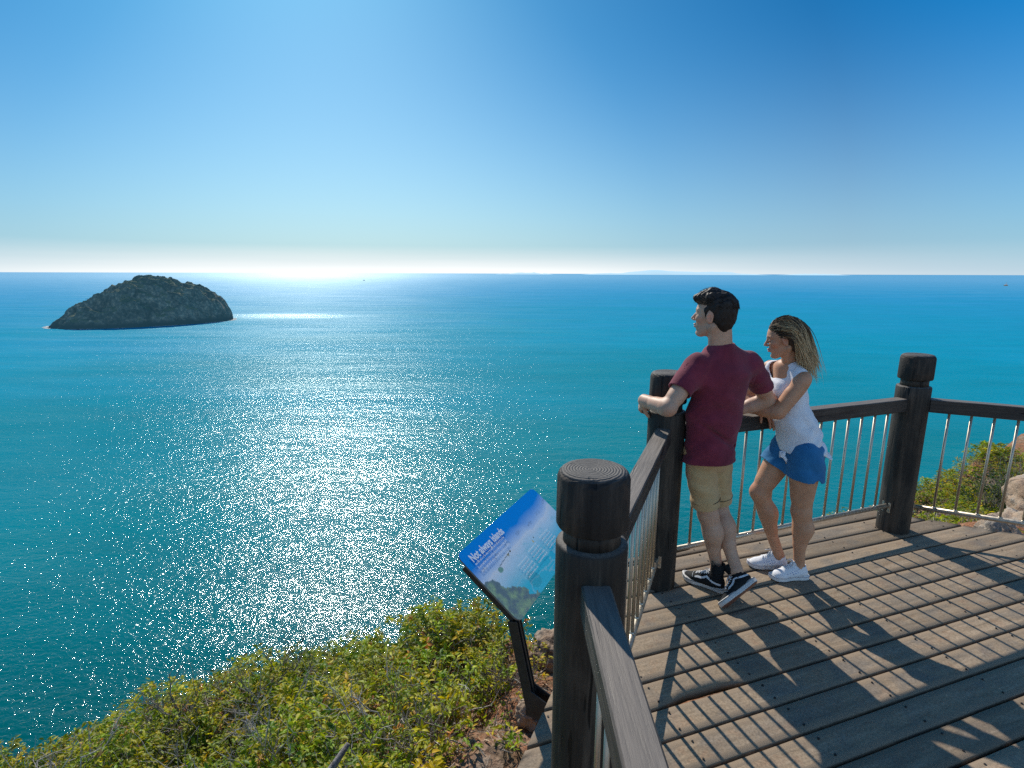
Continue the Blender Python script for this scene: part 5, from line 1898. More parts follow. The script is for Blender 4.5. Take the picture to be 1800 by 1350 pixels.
# ---------------------------------------------------------------- the woman
def build_woman():
    root = empty('person', (1.73, 3.10, 0), 'young woman in a white sleeveless top and blue shorts resting her arms on the rail', 'person')
    inv = Matrix.Translation(-Vector(root.location))
    def fix(o):
        for ob in [o] + list(o.children_recursive):
            if ob.type == 'MESH' and not ob.get('_f'):
                ob.data.transform(inv); ob['_f'] = 1
        return o
    skin = skin_material('tanned_skin', (0.46, 0.225, 0.125), (0.57, 0.30, 0.175))
    SL, SR = npv((1.664, 3.045, 1.268)), npv((1.600, 3.320, 1.290))
    NB = npv((1.640, 3.185, 1.325))
    HC = (1.580, 3.160, 1.482); face = (-0.90, 0.36, -0.22)
    parts = []
    hv = head_field(HC, face, (-0.15, 0.05, 1), 0.91, (1.645, 3.19, 1.30), female=True)
    parts.append(hv[:3]); HM = hv[3]
    EL, WL = (1.548, 3.065, 1.062), (1.425, 3.235, 1.045)
    parts.append(arm_field(SL, EL, WL, dict(f=(-0.80, 0.55, -0.03), n=(0.0, 0.0, -1), side=1, curl=(0.2, 0.25, 0.2), spread=0.4), r=(0.040, 0.035, 0.034, 0.023), sc=0.9))
    ER, WR = (1.500, 3.430, 1.060), (1.560, 3.275, 1.050)
    parts.append(arm_field(SR, ER, WR, dict(f=(0.22, -0.62, -0.45), n=(-0.1, 0.45, -0.8), side=-1, curl=(0.35, 0.30, 0.2), spread=0.9, thumb=(0.7, 0.3)), r=(0.040, 0.035, 0.034, 0.023), sc=0.9))
    hL, kL, aL = npv((1.725, 3.035, 0.80)), npv((1.735, 3.045, 0.465)), npv((1.770, 3.070, 0.085))
    hR, kR, aR = npv((1.690, 3.185, 0.80)), npv((1.540, 3.185, 0.520)), npv((1.695, 3.180, 0.100))
    parts.append(leg_field(hL, kL, aL, (-1, 0.02, 0), r=(0.083, 0.053, 0.048, 0.032), calf=1.04))
    parts.append(leg_field(hR, kR, aR, (-1, 0.25, 0), r=(0.080, 0.052, 0.047, 0.032), calf=1.04))
    F = Field((1.45, 2.9, 0.7), (1.95, 3.5, 1.4), 0.007)
    sx = unit(SL - SR)
    F.cone((1.660, 3.205, 1.19), (1.690, 3.155, 0.98), 0.070, 0.062, s=1.18, ax=sx, k=0)
    F.cone((1.690, 3.150, 0.98), (1.715, 3.115, 0.84), 0.062, 0.080, s=1.3, ax=sx, k=0.04)
    F.cone(SL + [-.01, .03, -.01], SR, 0.034, 0.034, k=0.04)
    F.cone(NB + [0, 0, -0.012], SL + [-.01, .03, -.01], 0.036, 0.028, k=0.03); F.cone(NB + [0, 0, -0.012], SR, 0.036, 0.028, k=0.03)
    F.cone(NB + [-0.02, 0.0, -0.02], (1.640, 3.19, 1.2), 0.05, 0.07, s=1.3, ax=sx, k=0.03)
    V, Q = F.mesh(); parts.append((relax(V, Q, 2), Q))
    V, Fl, C = join_parts(parts)
    me = np_mesh('body', V, Fl, C); me.transform(inv)
    body = link_mesh('body', me, skin, root, True)
    # ---- sleeveless top
    whitec = cloth_material('thin_white_cotton', (0.76, 0.75, 0.77), (0.86, 0.85, 0.87), trans=0.08)
    def top_(F, g_):
        F.cone((1.655, 3.205, 1.19), (1.690, 3.155, 0.98), 0.094 + g_, 0.090 + g_, s=1.18, ax=sx, k=0)
        F.ell((1.595, 3.165, 1.165), (0.060 + g_, 0.075 + g_, 0.055 + g_), k=0.05)
        F.ell((1.570, 3.245, 1.165), (0.055 + g_, 0.060 + g_, 0.055 + g_), k=0.05)
        F.cone((1.690, 3.145, 0.99), (1.722, 3.105, 0.78), 0.092 + g_, 0.114 + g_, s=1.30, ax=sx, k=0.05)
        F.cone((1.725, 3.105, 0.92), (1.775, 3.085, 0.74), 0.085 + g_, 0.098 + g_, s=1.25, ax=sx, k=0.05)
        F.cone(SL + [-0.006, 0.035, -0.01], SR - [-0.006, 0.035, 0.01], 0.052 + g_, 0.052 + g_, k=0.04)
        F.cone(NB + [0.004, 0, -0.012], SL + [-0.01, 0.04, 0.004], 0.050 + g_, 0.038 + g_, k=0.02)
        F.cone(NB + [0.004, 0, -0.012], SR + [0.0, -0.04, 0.004], 0.050 + g_, 0.040 + g_, k=0.02)
    dis = addf(folds(0.008, 52, (0.5, 0.1, 1.0), 23), folds(0.006, 66, (1.0, 0.5, 0.25), 28),
               lambda x, y, z: 0.006 * np.sin((z * 1.0 - x * 0.9) * 75 + 3 * fbm(x * 5, y * 5, z * 5, 2, 3)) * np.clip((1.05 - z) / 0.15, 0, 1) * np.clip((x - 1.68) / 0.06, 0, 1))
    lo, hi = (1.46, 2.92, 0.70), (1.98, 3.46, 1.42)
    A = Field(lo, hi, 0.004); top_(A, 0); A.displace(dis)
    B = Field(lo, hi, 0.004); top_(B, -0.0075); B.displace(dis)
    A.D = np.maximum(A.D, -B.D)
        # hem dips at the back, rises at the hip
    X, Y, Z = A.P()
    hem = np.interp(X, [1.55, 1.60, 1.66, 1.72, 1.765, 1.80, 1.84, 1.90], [0.835, 0.820, 0.812, 0.826, 0.838, 0.822, 0.800, 0.79])
    A.D = np.maximum(A.D, (hem - Z + 0 * Y).astype(np.float32))
    outL = unit((0.35, -1.0, 0.05)); outR = unit((-0.3, 1.0, 0.05))
    A.cone(SL + outL * 0.030 + np.array([0.004, 0, -0.038]), SL + outL * 0.12 + np.array([0, 0, -0.034]), 0.050, 0.054, s=1.35, ax=(0, 0.1, 1), k=0.004, op='sub')
    A.cone(SR + outR * 0.035 + np.array([-0.01, 0, -0.036]), SR + outR * 0.12, 0.048, 0.052, s=1.3, ax=(0, 0.1, 1), k=0.004, op='sub')
    A.cone(NB + [-0.016, 0.004, 0.016], NB + [-0.03, 0.0, 0.12], 0.052, 0.070, s=1.15, ax=sx, k=0.004, op='sub')
    A.cone(NB + [-0.062, 0.026, -0.045], NB + [-0.09, 0.03, 0.02], 0.034, 0.046, k=0.02, op='sub')
    fix(to_obj('sleeveless_top', A, whitec, root, 1))
    # twisted knot at the front hem
    bm = bmesh.new()
    kx = npv((1.585, 3.045, 0.815))
    for a0 in range(3):
        pts = [kx + [0.012 * math.cos(q + a0 * 2.1), 0.009 * math.sin(q + a0 * 2.1), 0.014 * math.sin(1.5 * q + a0)] for q in np.linspace(0, 5.0, 12)]
        tube(bm, pts, 0.0062, 7)
    tube(bm, [kx, kx + [0.02, -0.01, -0.03], kx + [0.022, -0.012, -0.055]], [0.010, 0.009, 0.004], 7)
    fix(bm_obj('hem_knot', bm, whitec, root, True))
    # ---- shorts
    blue = cloth_material('blue_denim_cotton', (0.012, 0.115, 0.27), (0.030, 0.175, 0.37))
    def shorts(F, g_, long):
        F.cone((1.700, 3.125, 0.90), (1.716, 3.112, 0.80), 0.076 + g_, 0.098 + g_, s=1.32, ax=sx, k=0)
        F.ell((1.765, 3.070, 0.780), (0.070 + g_, 0.078 + g_, 0.074 + g_), k=0.04)
        F.ell((1.760, 3.150, 0.780), (0.070 + g_, 0.074 + g_, 0.074 + g_), k=0.04)
        for h_, k_, ln in ((hL, kL, 0.125), (hR, kR, 0.130)):
            d = unit(k_ - h_)
            l_ = ln + (0.1 if long else 0)
            F.cone(h_ + [0, 0, 0.02], h_ + d * (l_ + 0.03), 0.096 + g_, 0.108 + g_, k=0.025, cut=(h_ + d * l_, unit(d + npv((-0.10, 0, -0.0)))))
    pd = addf(folds(0.005, 45, (0.9, 0.2, 0.6), 33), folds(0.003, 80, (0.2, 0.6, 1), 36))
    lo, hi = (1.48, 2.88, 0.60), (1.92, 3.36, 0.96)
    A = Field(lo, hi, 0.004); shorts(A, 0, False); A.displace(pd)
    B = Field(lo, hi, 0.004); shorts(B, -0.007, True); B.displace(pd)
    A.D = np.maximum(A.D, -B.D)
    A.cone((1.752, 2.90, 0.655), (1.752, 3.0, 0.660), 0.026, 0.026, s=1.2, ax=(0, 0, 1), k=0.006, op='sub')    # notch in the side hem
    fix(to_obj('shorts', A, blue, root, 1))
    # ---- hair: long, brown at the crown, blond ends blown back
    C = npv(HC); M = HM; sc = 0.91
    F = Field((-0.17, -0.12, -0.16), (0.14, 0.12, 0.17), 0.003)
    F.ell((-0.020, 0, 0.043), (0.100, 0.079, 0.088), k=0)
    F.ell((-0.055, 0, -0.010), (0.066, 0.072, 0.080), k=0.02)
    F.cone((-0.075, 0, -0.03), (-0.105, 0, -0.12), 0.05, 0.035, s=1.25, ax=(0, 1, 0), k=0.03)
    F.displace(lambda x, y, z: -0.004 * np.abs(np.sin(np.arctan2(y, z + .03) * 26 + 3 * fbm(x * 8, y * 8, z * 8, 2, 4))))
    F.plane((0.052, 0, 0.040), unit((1.0, 0, -0.75)))
    for s in (-1, 1):
        F.ell((0.012, s * 0.085, -0.018), (0.034, 0.028, 0.034), k=0.006, op='sub')
    V, Q = F.mesh(); V = relax(V, Q, 1)
    BR_, BL_ = np.array([0.045, 0.026, 0.015]), np.array([0.66, 0.47, 0.26])
    Vw = C + sc * (V @ M)
    Vc = np.tile(BR_, (len(V), 1))
    N = 2300
    th = rng.uniform(0, 2 * math.pi, N); zz = rng.uniform(-0.35, 1.0, N); rr = np.sqrt(1 - zz ** 2)
    dirs = np.stack([rr * np.cos(th), rr * np.sin(th), zz], 1)
    roots = dirs * [0.101, 0.080, 0.089] + [-0.020, 0, 0.044]
    ok = ~((roots[:, 0] > 0.040) & (roots[:, 2] < 0.065)) & ~((roots[:, 0] > -0.03) & (roots[:, 2] < 0.02))
    roots, dirs = roots[ok], dirs[ok]
    n_ = len(roots)
    Wr = C + sc * (roots @ M); Wd = dirs @ M
    back_l = np.stack([-np.ones(n_), 0.25 * np.sign(roots[:, 1]), np.where(roots[:, 0] > 0, -0.05, -0.5)], 1)
    d0 = Wd * 0.15 + (back_l @ M) * 0.9
    ln = np.clip(rng.normal(0.285, 0.035, n_), 0.18, 0.36) * np.where(roots[:, 2] > 0.09, 1.05, 0.95)
    mixb = rng.random(n_) < 0.45
    ctr = C + sc * (np.array([-0.02, 0, 0.04]) @ M)
    lay = rng.uniform(0.0, 1.0, n_)
    sprd = rng.normal(0, 1, (n_, 3)) * [0.06, 0.06, 0.03]
    TIP = npv((1.752, 3.115, 1.285))
    def flow(p, u, i):
        # hug the skull, then stream back and down
        v = p - ctr
        r_ = np.linalg.norm((M @ v) / sc / np.array([0.104, 0.083, 0.092]))
        n2 = unit(v)
        q_ = (M @ v) / sc
        t_ = unit(TIP + sprd[i] * 0.55 + np.array([-0.055, 0.02, 0.045]) * (lay[i] - 0.3) - p + np.array([0, 0, -0.05]))
        if q_[0] > -0.01:      # in front of the ears the hair is combed back above them
            t_ = np.array([-1.0, 0.10 * np.sign(q_[1]), -0.25 if q_[2] < 0.05 else -0.55]) @ M
        if r_ < 1.06:
            t_ = unit(t_ - n2 * min(0, np.dot(t_, n2)) + n2 * (1.06 - r_) * 2.5)
        return t_
    def colf(i, u, p):
        k_ = np.clip((u - 0.22) / 0.55, 0, 1) if not mixb[i] else np.clip((u - 0.02) / 0.4, 0, 1)
        return tuple((BR_ * (1 - k_) + BL_ * k_) * shade[i])
    shade = rng.uniform(0.7, 1.25, n_)
    SV, SF, SC = strands_mesh(Wr, d0, ln, rng.uniform(0.0013, 0.0025, n_), 0.02, 0.03, 12, flow, colf)
    me = np_mesh('hair', np.concatenate([Vw, SV]), [Q, SF + len(V)], np.concatenate([Vc, SC]))
    fix(link_mesh('hair', me, M_HAIR, body, True))
    # ---- shoes: white canvas low tops with small blue stars
    white = plain('white_rubber', (0.70, 0.69, 0.68), 0.5)
    canvas = NT('white_canvas')
    n = canvas.noise(200, 3, 0.6, canvas.coord('Object'))
    cm = canvas.done(canvas.bsdf(canvas.ramp(n, [(0.3, (0.66, 0.66, 0.68)), (0.7, (0.78, 0.78, 0.80))]), 0.85, normal=canvas.bump(n, 0.5, 0.0015), spec=0.2))
    bl = plain('blue_print', (0.06, 0.12, 0.42), 0.8)
    line = plain('mauve_rubber_line', (0.22, 0.16, 0.24), 0.6)
    lace = plain('bright_white_laces', (0.82, 0.82, 0.82), 0.8)
    tan = plain('tan_rubber', (0.34, 0.24, 0.17), 0.7)
    mats = (white, line, cm, lace, bl, tan)
    fix(shoe(root, (1.840, 3.070, 0.0035), (1.592, 3.060, 0.0035), (0, 0, 1), 0.248, 0.92, 0.088, mats, 'low'))
    fix(shoe(root, (1.765, 3.165, 0.0035), (1.522, 3.225, 0.0035), (0, 0, 1), 0.248, 0.92, 0.088, mats, 'low'))
build_woman()
for o in scene.objects:
    if '_f' in o: del o['_f']
# ============================================================ PLANTS AND ROCKS
def leaf_material(name, trans=0.42):
    t = NT(name)
    c = t.attr('tint').outputs['Color']
    n = t.noise(40, 3, 0.6, t.coord('Object'))
    c = t.mix(c, t.mix(c, t.ramp(n, [(0.3, 0.75), (0.7, 1.25)]), 1.0, 'MULTIPLY'), 0.7)
    bs = t.bsdf(c, 0.5, spec=0.25)
    tr_ = t.n('ShaderNodeBsdfTranslucent')
    t.l(t.mix(c, (1.5, 1.35, 0.35), 1.0, 'MULTIPLY'), tr_.inputs['Color'])
    mx = t.n('ShaderNodeMixShader'); mx.inputs[0].default_value = trans
    t.l(bs.outputs[0], mx.inputs[1]); t.l(tr_.outputs[0], mx.inputs[2])
    return t.done(mx)
M_LEAF = leaf_material('scrub_leaf')
def twig_material():
    t = NT('grey_twig_bark')
    c = t.attr('tint').outputs['Color']
    n = t.noise(90, 3, 0.6, t.coord('Object'))
    c = t.mix(c, t.ramp(n, [(0.3, 0.6), (0.7, 1.3)]), 1.0, 'MULTIPLY')
    return t.done(t.bsdf(c, 0.85, spec=0.15))
M_TWIG = twig_material()

def leaves(B, D, L, W, droop, colr, up=None):
    """B bases, D unit directions, L lengths, W half widths -> folded, drooping six-point leaves"""
    n = len(B)
    r = rng.normal(0, 1, (n, 3)); r[:, 2] *= 0.4
    S = np.cross(D, r * 0.5 + np.array([0, 0, 1.0])); S /= np.linalg.norm(S, axis=1)[:, None] + 1e-9
    N = np.cross(S, D)
    L = L[:, None]; W = W[:, None]; dr = droop[:, None] * np.array([0, 0, -1.0])
    p0 = B
    m1 = B + D * L * 0.35 + dr * L * 0.08; m2 = B + D * L * 0.70 + dr * L * 0.30
    tip = B + D * L * 0.97 + dr * L * 0.62
    f = N * W * 0.35
    V = np.stack([p0, m1 - S * W + f, m1 + S * W + f, m2 - S * W * 0.72 + f, m2 + S * W * 0.72 + f, tip, m1, m2], 1).reshape(-1, 3)
    b = (np.arange(n) * 8)[:, None]
    F3 = np.concatenate([b + [0, 6, 1], b + [0, 2, 6], b + [3, 7, 5], b + [7, 4, 5]])
    F4 = np.concatenate([b + [1, 6, 7, 3], b + [6, 2, 4, 7]])
    C = np.repeat(colr, 8, 0)
    C[5::8] *= np.array([1.10, 1.0, 0.8])
    return V, F3, F4, C

def fast_tubes(paths, r0, r1, seg, colr):
    """paths (n,k,3); radii taper r0->r1; returns V,F,C"""
    n, k, _ = paths.shape
    d = np.gradient(paths, axis=1)
    d /= np.linalg.norm(d, axis=2)[..., None] + 1e-9
    ref = np.array([0.31, 0.77, 0.55])
    a = np.cross(d, ref); a /= np.linalg.norm(a, axis=2)[..., None] + 1e-9
    b = np.cross(d, a)
    u = np.linspace(0, 1, k)[None, :, None]
    r = (np.asarray(r0)[:, None, None] * (1 - u) + np.asarray(r1)[:, None, None] * u)
    rings = []
    for j in range(seg):
        g = 2 * math.pi * j / seg
        rings.append(paths + (a * math.cos(g) + b * math.sin(g)) * r)
    V = np.stack(rings, 2).reshape(-1, 3)          # n,k,seg
    idx = np.arange(n * k * seg).reshape(n, k, seg)
    q = np.stack([idx[:, :-1, :], np.roll(idx, -1, 2)[:, :-1, :], np.roll(idx, -1, 2)[:, 1:, :], idx[:, 1:, :]], -1).reshape(-1, 4)
    C = np.repeat(colr, k * seg, 0)
    return V, q, C

PAL = np.array([[0.25, 0.33, 0.014], [0.34, 0.395, 0.016], [0.44, 0.43, 0.020], [0.12, 0.20, 0.016], [0.50, 0.42, 0.030], [0.44, 0.22, 0.05], [0.26, 0.14, 0.06]])
PALW = [0.29, 0.27, 0.16, 0.20, 0.05, 0.012, 0.018]

def scrub_arrays(clumps, leaf_len, tips_per, per_tip, twigs=True, dry=0.0, lw=0.17):
    """clumps: list of (centre xyz on ground, radius, height)"""
    TB = []; TD = []; Pth = []; PC = []; R0 = []
    ti_c = []; ls_c = []
    for (c, rad, ht) in clumps:
        n = int(tips_per * rad * rad / 0.09)
        th = rng.uniform(0, 2 * math.pi, n); q = np.sqrt(rng.uniform(0, 1, n))
        hh = np.sqrt(np.clip(1 - q ** 2 * 0.75, 0.1, 1)) * ht * rng.uniform(0.55, 1.12, n)
        tip = np.stack([c[0] + rad * q * np.cos(th), c[1] + rad * q * np.sin(th), c[2] + hh], 1)
        base = np.stack([c[0] + rad * 0.25 * q * np.cos(th), c[1] + rad * 0.25 * q * np.sin(th), np.full(n, c[2] - 0.05)], 1)
        mid = base * 0.45 + tip * 0.55 + rng.normal(0, 0.035, (n, 3)) * [1, 1, 0.5]
        mid2 = base * 0.2 + tip * 0.8 + rng.normal(0, 0.028, (n, 3)) * [1, 1, 0.6]
        bb = base * 0.75 + tip * 0.25 + rng.normal(0, 0.03, (n, 3)) * [1, 1, 0.3]
        Pth.append(np.stack([base, bb, mid, mid2, tip], 1))
        d = tip - mid; d /= np.linalg.norm(d, axis=1)[:, None]
        TB.append(tip); TD.append(d)
        tone = rng.uniform(0.72, 1.2) * np.array([rng.uniform(0.8, 1.3), 1, rng.uniform(0.7, 1.3)])
        ti_c.append(np.repeat(tone[None], n, 0)); ls_c.append(np.full(n, rng.uniform(0.62, 1.25)))
    TB = np.concatenate(TB); TD = np.concatenate(TD); Pth = np.concatenate(Pth); tone = np.concatenate(ti_c)
    live = rng.random(len(TB)) > dry
    lsc = np.concatenate(ls_c)
    k = per_tip
    B = np.repeat(TB[live], k, 0) + rng.normal(0, 0.010, (live.sum() * k, 3))
    back = rng.uniform(0, 0.055, len(B))[:, None] * (rng.random(len(B)) < 0.6)[:, None]
    B = B - np.repeat(TD[live], k, 0) * back
    th = rng.uniform(0, 2 * math.pi, len(B))
    D = np.stack([np.cos(th), np.sin(th), rng.uniform(-0.25, 0.75, len(B))], 1) + 0.35 * np.repeat(TD[live], k, 0)
    D /= np.linalg.norm(D, axis=1)[:, None]
    L = rng.uniform(0.65, 1.25, len(B)) * leaf_len * np.repeat(lsc[live], k)
    W = L * rng.uniform(0.8, 1.25, len(B)) * lw
    rosette = rng.choice(len(PAL), len(TB[live]), p=PALW)
    ci = np.where(rng.random(len(B)) < 0.7, np.repeat(rosette, k), rng.choice(len(PAL), len(B), p=PALW))
    C = PAL[ci] * rng.uniform(0.7, 1.3, (len(B), 1)) * np.repeat(tone[live], k, 0)
    LV, F3, F4, LC = leaves(B, D, L, W, rng.uniform(0.1, 1.0, len(B)), C)
    tw = rng.random(len(Pth)) < (0.75 if twigs else 0.2)
    g = rng.uniform(0.14, 0.55, tw.sum())[:, None]
    TC = np.hstack([g, g * 0.90, g * 0.80])
    TV, TF, TCc = fast_tubes(Pth[tw], rng.uniform(0.003, 0.0065, tw.sum()), np.full(tw.sum(), 0.0014), 4, TC)
    return (LV, F3, F4, LC), (TV, TF, TCc)

def bare_twigs(centre, n, spread, height, levels=3, lean=(0, 0, 0), r0=0.007):
    """leafless forking stems from one root; returns paths, radii"""
    P = []; Ra = []
    def grow(p, d, L, r, lv):
        k = 5
        pts = [p]
        for j in range(k - 1):
            d = unit(d + rng.normal(0, 0.22, 3) + np.array([0, 0, 0.05]))
            p = p + d * L / (k - 1)
            pts.append(p)
        P.append(pts); Ra.append((r, r * 0.6))
        if lv > 0:
            for s in range(rng.integers(2, 4)):
                j = rng.integers(2, k)
                grow(pts[j], unit(d + rng.normal(0, 0.55, 3)), L * rng.uniform(0.5, 0.8), r * 0.55, lv - 1)
    for i in range(n):
        a = rng.uniform(0, 2 * math.pi)
        grow(npv(centre) + rng.normal(0, 0.03, 3) * [1, 1, 0], unit(np.array([math.cos(a) * spread, math.sin(a) * spread, 1.0]) + lean), height * rng.uniform(0.5, 0.8), r0, levels)
    return np.array(P), np.array(Ra)

def mesh_scrub(name, clumps, label, cat, kind=None, group=None, **kw):
    (LV, F3, F4, LC), (TV, TF, TC) = scrub_arrays(clumps, **kw)
    nL = len(LV)
    V = np.concatenate([LV, TV]); C = np.concatenate([LC, TC])
    mi = np.concatenate([np.zeros(len(F3)), np.zeros(len(F4)), np.ones(len(TF))])
    me = np_mesh(name, V, [F3, F4, TF + nL], C, mi)
    o = link_mesh(name, me, [M_LEAF, M_TWIG])
    return tag(o, label, cat, group, kind)

# -- foreground mat of scrub, lower left
cl = []
tries = 0
while len(cl) < 640 and tries < 20000:
    tries += 1
    x = rng.uniform(-6.8, 0.1); y = rng.uniform(0.8, 4.7)
    lim = -0.30 - 0.10 * math.sin(y * 5) + (0.55 * max(0, y - 3.0) if y > 3.0 else 0)
    if x > min(lim, 0.35): continue
    ye = float(np.interp(x, XE, YE))
    if y > ye + 0.45: continue
    # keep a bare window of soil near the sign leg
    if x > -0.52 + 0.06 * math.sin(y * 9) and 1.2 < y < 2.75: continue
    if -0.8 < x and 1.2 < y < 2.2 and rng.random() < 0.3: continue
    z = float(terrain_z(x, y))
    near = math.hypot(x, y)
    cl.append(((x, y, z), rng.uniform(0.20, 0.38), rng.uniform(0.22, 0.46) * (0.8 if y > ye - 0.2 else 1.0)))
mesh_scrub('coastal_scrub', cl, 'dense yellow green leafy scrub covering the slope at lower left', 'scrub', kind='stuff', leaf_len=0.054, tips_per=36, per_tip=9, dry=0.13, lw=0.15)
# sparse sprouts on the red soil beside the sign
cl2 = []
for _ in range(34):
    x = rng.uniform(-0.6, 0.32); y = rng.uniform(0.9, 3.6)
    if x > -0.02 + 0.42 * max(0, y - 1.75): continue
    cl2.append(((x, y, float(terrain_z(x, y))), rng.uniform(0.05, 0.11), rng.uniform(0.05, 0.13)))
mesh_scrub('low_sprouts', cl2, 'sparse small green sprouts on the bare red soil under the sign', 'sprouts', kind='stuff', leaf_len=0.042, tips_per=90, per_tip=6)
# leaf litter and stones strewn over the soil
def litter():
    N = 2600
    x = rng.uniform(-1.6, 0.5, N); y = rng.uniform(0.6, 3.9, N)
    z = terrain_z(x, y) + 0.004
    a = rng.uniform(0, 2 * math.pi, N)
    D = np.stack([np.cos(a), np.sin(a), rng.uniform(-0.1, 0.25, N)], 1)
    pal = np.array([[0.30, 0.20, 0.12], [0.16, 0.09, 0.05], [0.42, 0.32, 0.22], [0.24, 0.12, 0.06]])
    V, F3, F4, C = leaves(np.stack([x, y, z], 1), D, rng.uniform(0.02, 0.055, N), rng.uniform(0.004, 0.010, N), rng.uniform(-0.1, 0.2, N), pal[rng.integers(0, 4, N)] * rng.uniform(0.6, 1.3, (N, 1)))
    n = 520
    xx = rng.uniform(-1.2, 0.5, n); yy = rng.uniform(0.8, 3.9, n); a = rng.uniform(0, 6.28, n); Ls = rng.uniform(0.04, 0.16, n)
    p = []
    for j in range(4):
        u = (j / 3 - 0.5)
        px = xx + np.cos(a) * Ls * u + rng.normal(0, 0.004, n); py = yy + np.sin(a) * Ls * u + rng.normal(0, 0.004, n)
        p.append(np.stack([px, py, terrain_z(px, py) + 0.006 + rng.uniform(0, 0.012, n)], 1))
    g = rng.uniform(0.14, 0.5, n)[:, None]
    TV, TF, TC = fast_tubes(np.stack(p, 1), rng.uniform(0.001, 0.0028, n), np.full(n, 0.0008), 4, np.hstack([g, g * .85, g * .7]))
    me = np_mesh('leaf_litter', np.concatenate([V, TV]), [F3, F4, TF + len(V)], np.concatenate([C, TC]), np.concatenate([np.zeros(len(F3) + len(F4)), np.ones(len(TF))]))
    o = link_mesh('leaf_litter', me, [M_TWIG, M_TWIG])
    tag(o, 'dry leaves and twigs strewn over the red soil', 'leaf litter', kind='stuff')
litter()

# -- leafless shrubs standing out of the scrub
def dead_shrub(x, y, n, spread, h, label, lean=(0, 0, 0), shade=0.28, r0=0.0075, levels=3):
    z = float(terrain_z(x, y)) - 0.03
    P, Ra = bare_twigs((0, 0, 0), n, spread, h, levels, lean, r0)
    g = rng.uniform(0.65, 1.25, len(P))[:, None] * shade
    V, F, C = fast_tubes(P, Ra[:, 0], Ra[:, 1], 5, np.hstack([g, g * 0.90, g * 0.80]))
    o = link_mesh('dead_shrub', np_mesh('dead_shrub', V, [F], C), M_TWIG, None, True)
    o.location = (x, y, z)
    tag(o, label, 'dead shrub', 'leafless shrubs among the scrub')
dead_shrub(-1.95, 3.72, 7, 0.8, 0.62, 'bare grey shrub sticking up at the scrub edge against the brightest glitter', shade=0.20)
dead_shrub(-2.55, 3.55, 6, 0.9, 0.55, 'bare grey twiggy shrub just left of the one in the brightest glitter', shade=0.22)
dead_shrub(-3.55, 3.45, 6, 1.0, 0.50, 'bare pale twiggy shrub at the far left end of the scrub edge', shade=0.30)
dead_shrub(-1.45, 3.00, 8, 1.0, 0.56, 'tangled pale leafless shrub in the middle of the scrub', shade=0.34)
dead_shrub(-2.10, 2.30, 6, 1.1, 0.52, 'low pale branching dead shrub in the scrub at lower left', shade=0.36)
dead_shrub(-0.95, 2.35, 5, 1.0, 0.44, 'pale forked dead stems between green leaves, left of the red soil', shade=0.36)
dead_shrub(-0.55, 3.75, 6, 1.3, 0.36, 'dry twiggy shrub at the scrub edge left of the sign leg', shade=0.38)
dead_shrub(-3.0, 3.05, 7, 1.0, 0.62, 'bare whitish forked shrub among leaves at the left, second row behind the scrub edge', shade=0.48, r0=0.009)
dead_shrub(-1.75, 3.40, 8, 1.1, 0.55, 'bare whitish shrub among leaves just right of the brightest glitter', shade=0.46, r0=0.009)
dead_shrub(-1.55, 2.55, 7, 1.2, 0.55, 'bare whitish arching stems in the centre of the scrub near the bottom', shade=0.50, r0=0.009)
dead_shrub(-0.62, 3.15, 7, 1.2, 0.50, 'bare whitish shrub left of the heap of dry twigs behind the sign', shade=0.46, r0=0.008)
dead_shrub(-2.75, 2.55, 7, 1.2, 0.52, 'bare whitish arching stems at the lower left corner of the scrub', shade=0.48, r0=0.009)
dead_shrub(-0.70, 2.75, 6, 1.2, 0.48, 'bare whitish stems just left of the top of the red soil', shade=0.44, r0=0.008)
dead_shrub(-0.02, 3.45, 12, 1.8, 0.26, 'heap of dry tangled twigs behind the sign leg', shade=0.30, r0=0.005)

# a thick knotted branch near the bottom edge
def fallen_branch():
    pts = [(-0.93, 1.72), (-0.86, 1.80), (-0.84, 1.90), (-0.90, 2.02), (-0.86, 2.14), (-0.78, 2.22)]
    bm = bmesh.new()
    P = [(x, y, float(terrain_z(x, y, False)) + 0.16 + 0.07 * i) for i, (x, y) in enumerate(pts)]
    tube(bm, P, [0.032, 0.034, 0.026, 0.023, 0.017, 0.010], 10)
    tube(bm, [P[2], (P[2][0] + 0.08, P[2][1] + 0.02, P[2][2] + 0.08), (P[2][0] + 0.18, P[2][1] + 0.10, P[2][2] + 0.12)], [0.018, 0.012, 0.007], 8)
    for v in bm.verts:
        v.co += Vector([mnoise.noise(v.co * 22 + Vector((k_ * 9, 0, 0))) * 0.006 for k_ in range(3)])
    t = NT('pale_branch_bark')
    n = t.noise(40, 6, 0.7, t.coord('Object'))
    o = bm_obj('bare_branch', bm, t.done(t.bsdf(t.ramp(n, [(0.3, (0.07, 0.06, 0.055)), (0.7, (0.36, 0.33, 0.30))]), 0.9, normal=t.bump(n, 0.8, 0.01))), None, True)
    tag(o, 'thick knotted grey branch in the scrub near the bottom edge', 'branch')
fallen_branch()

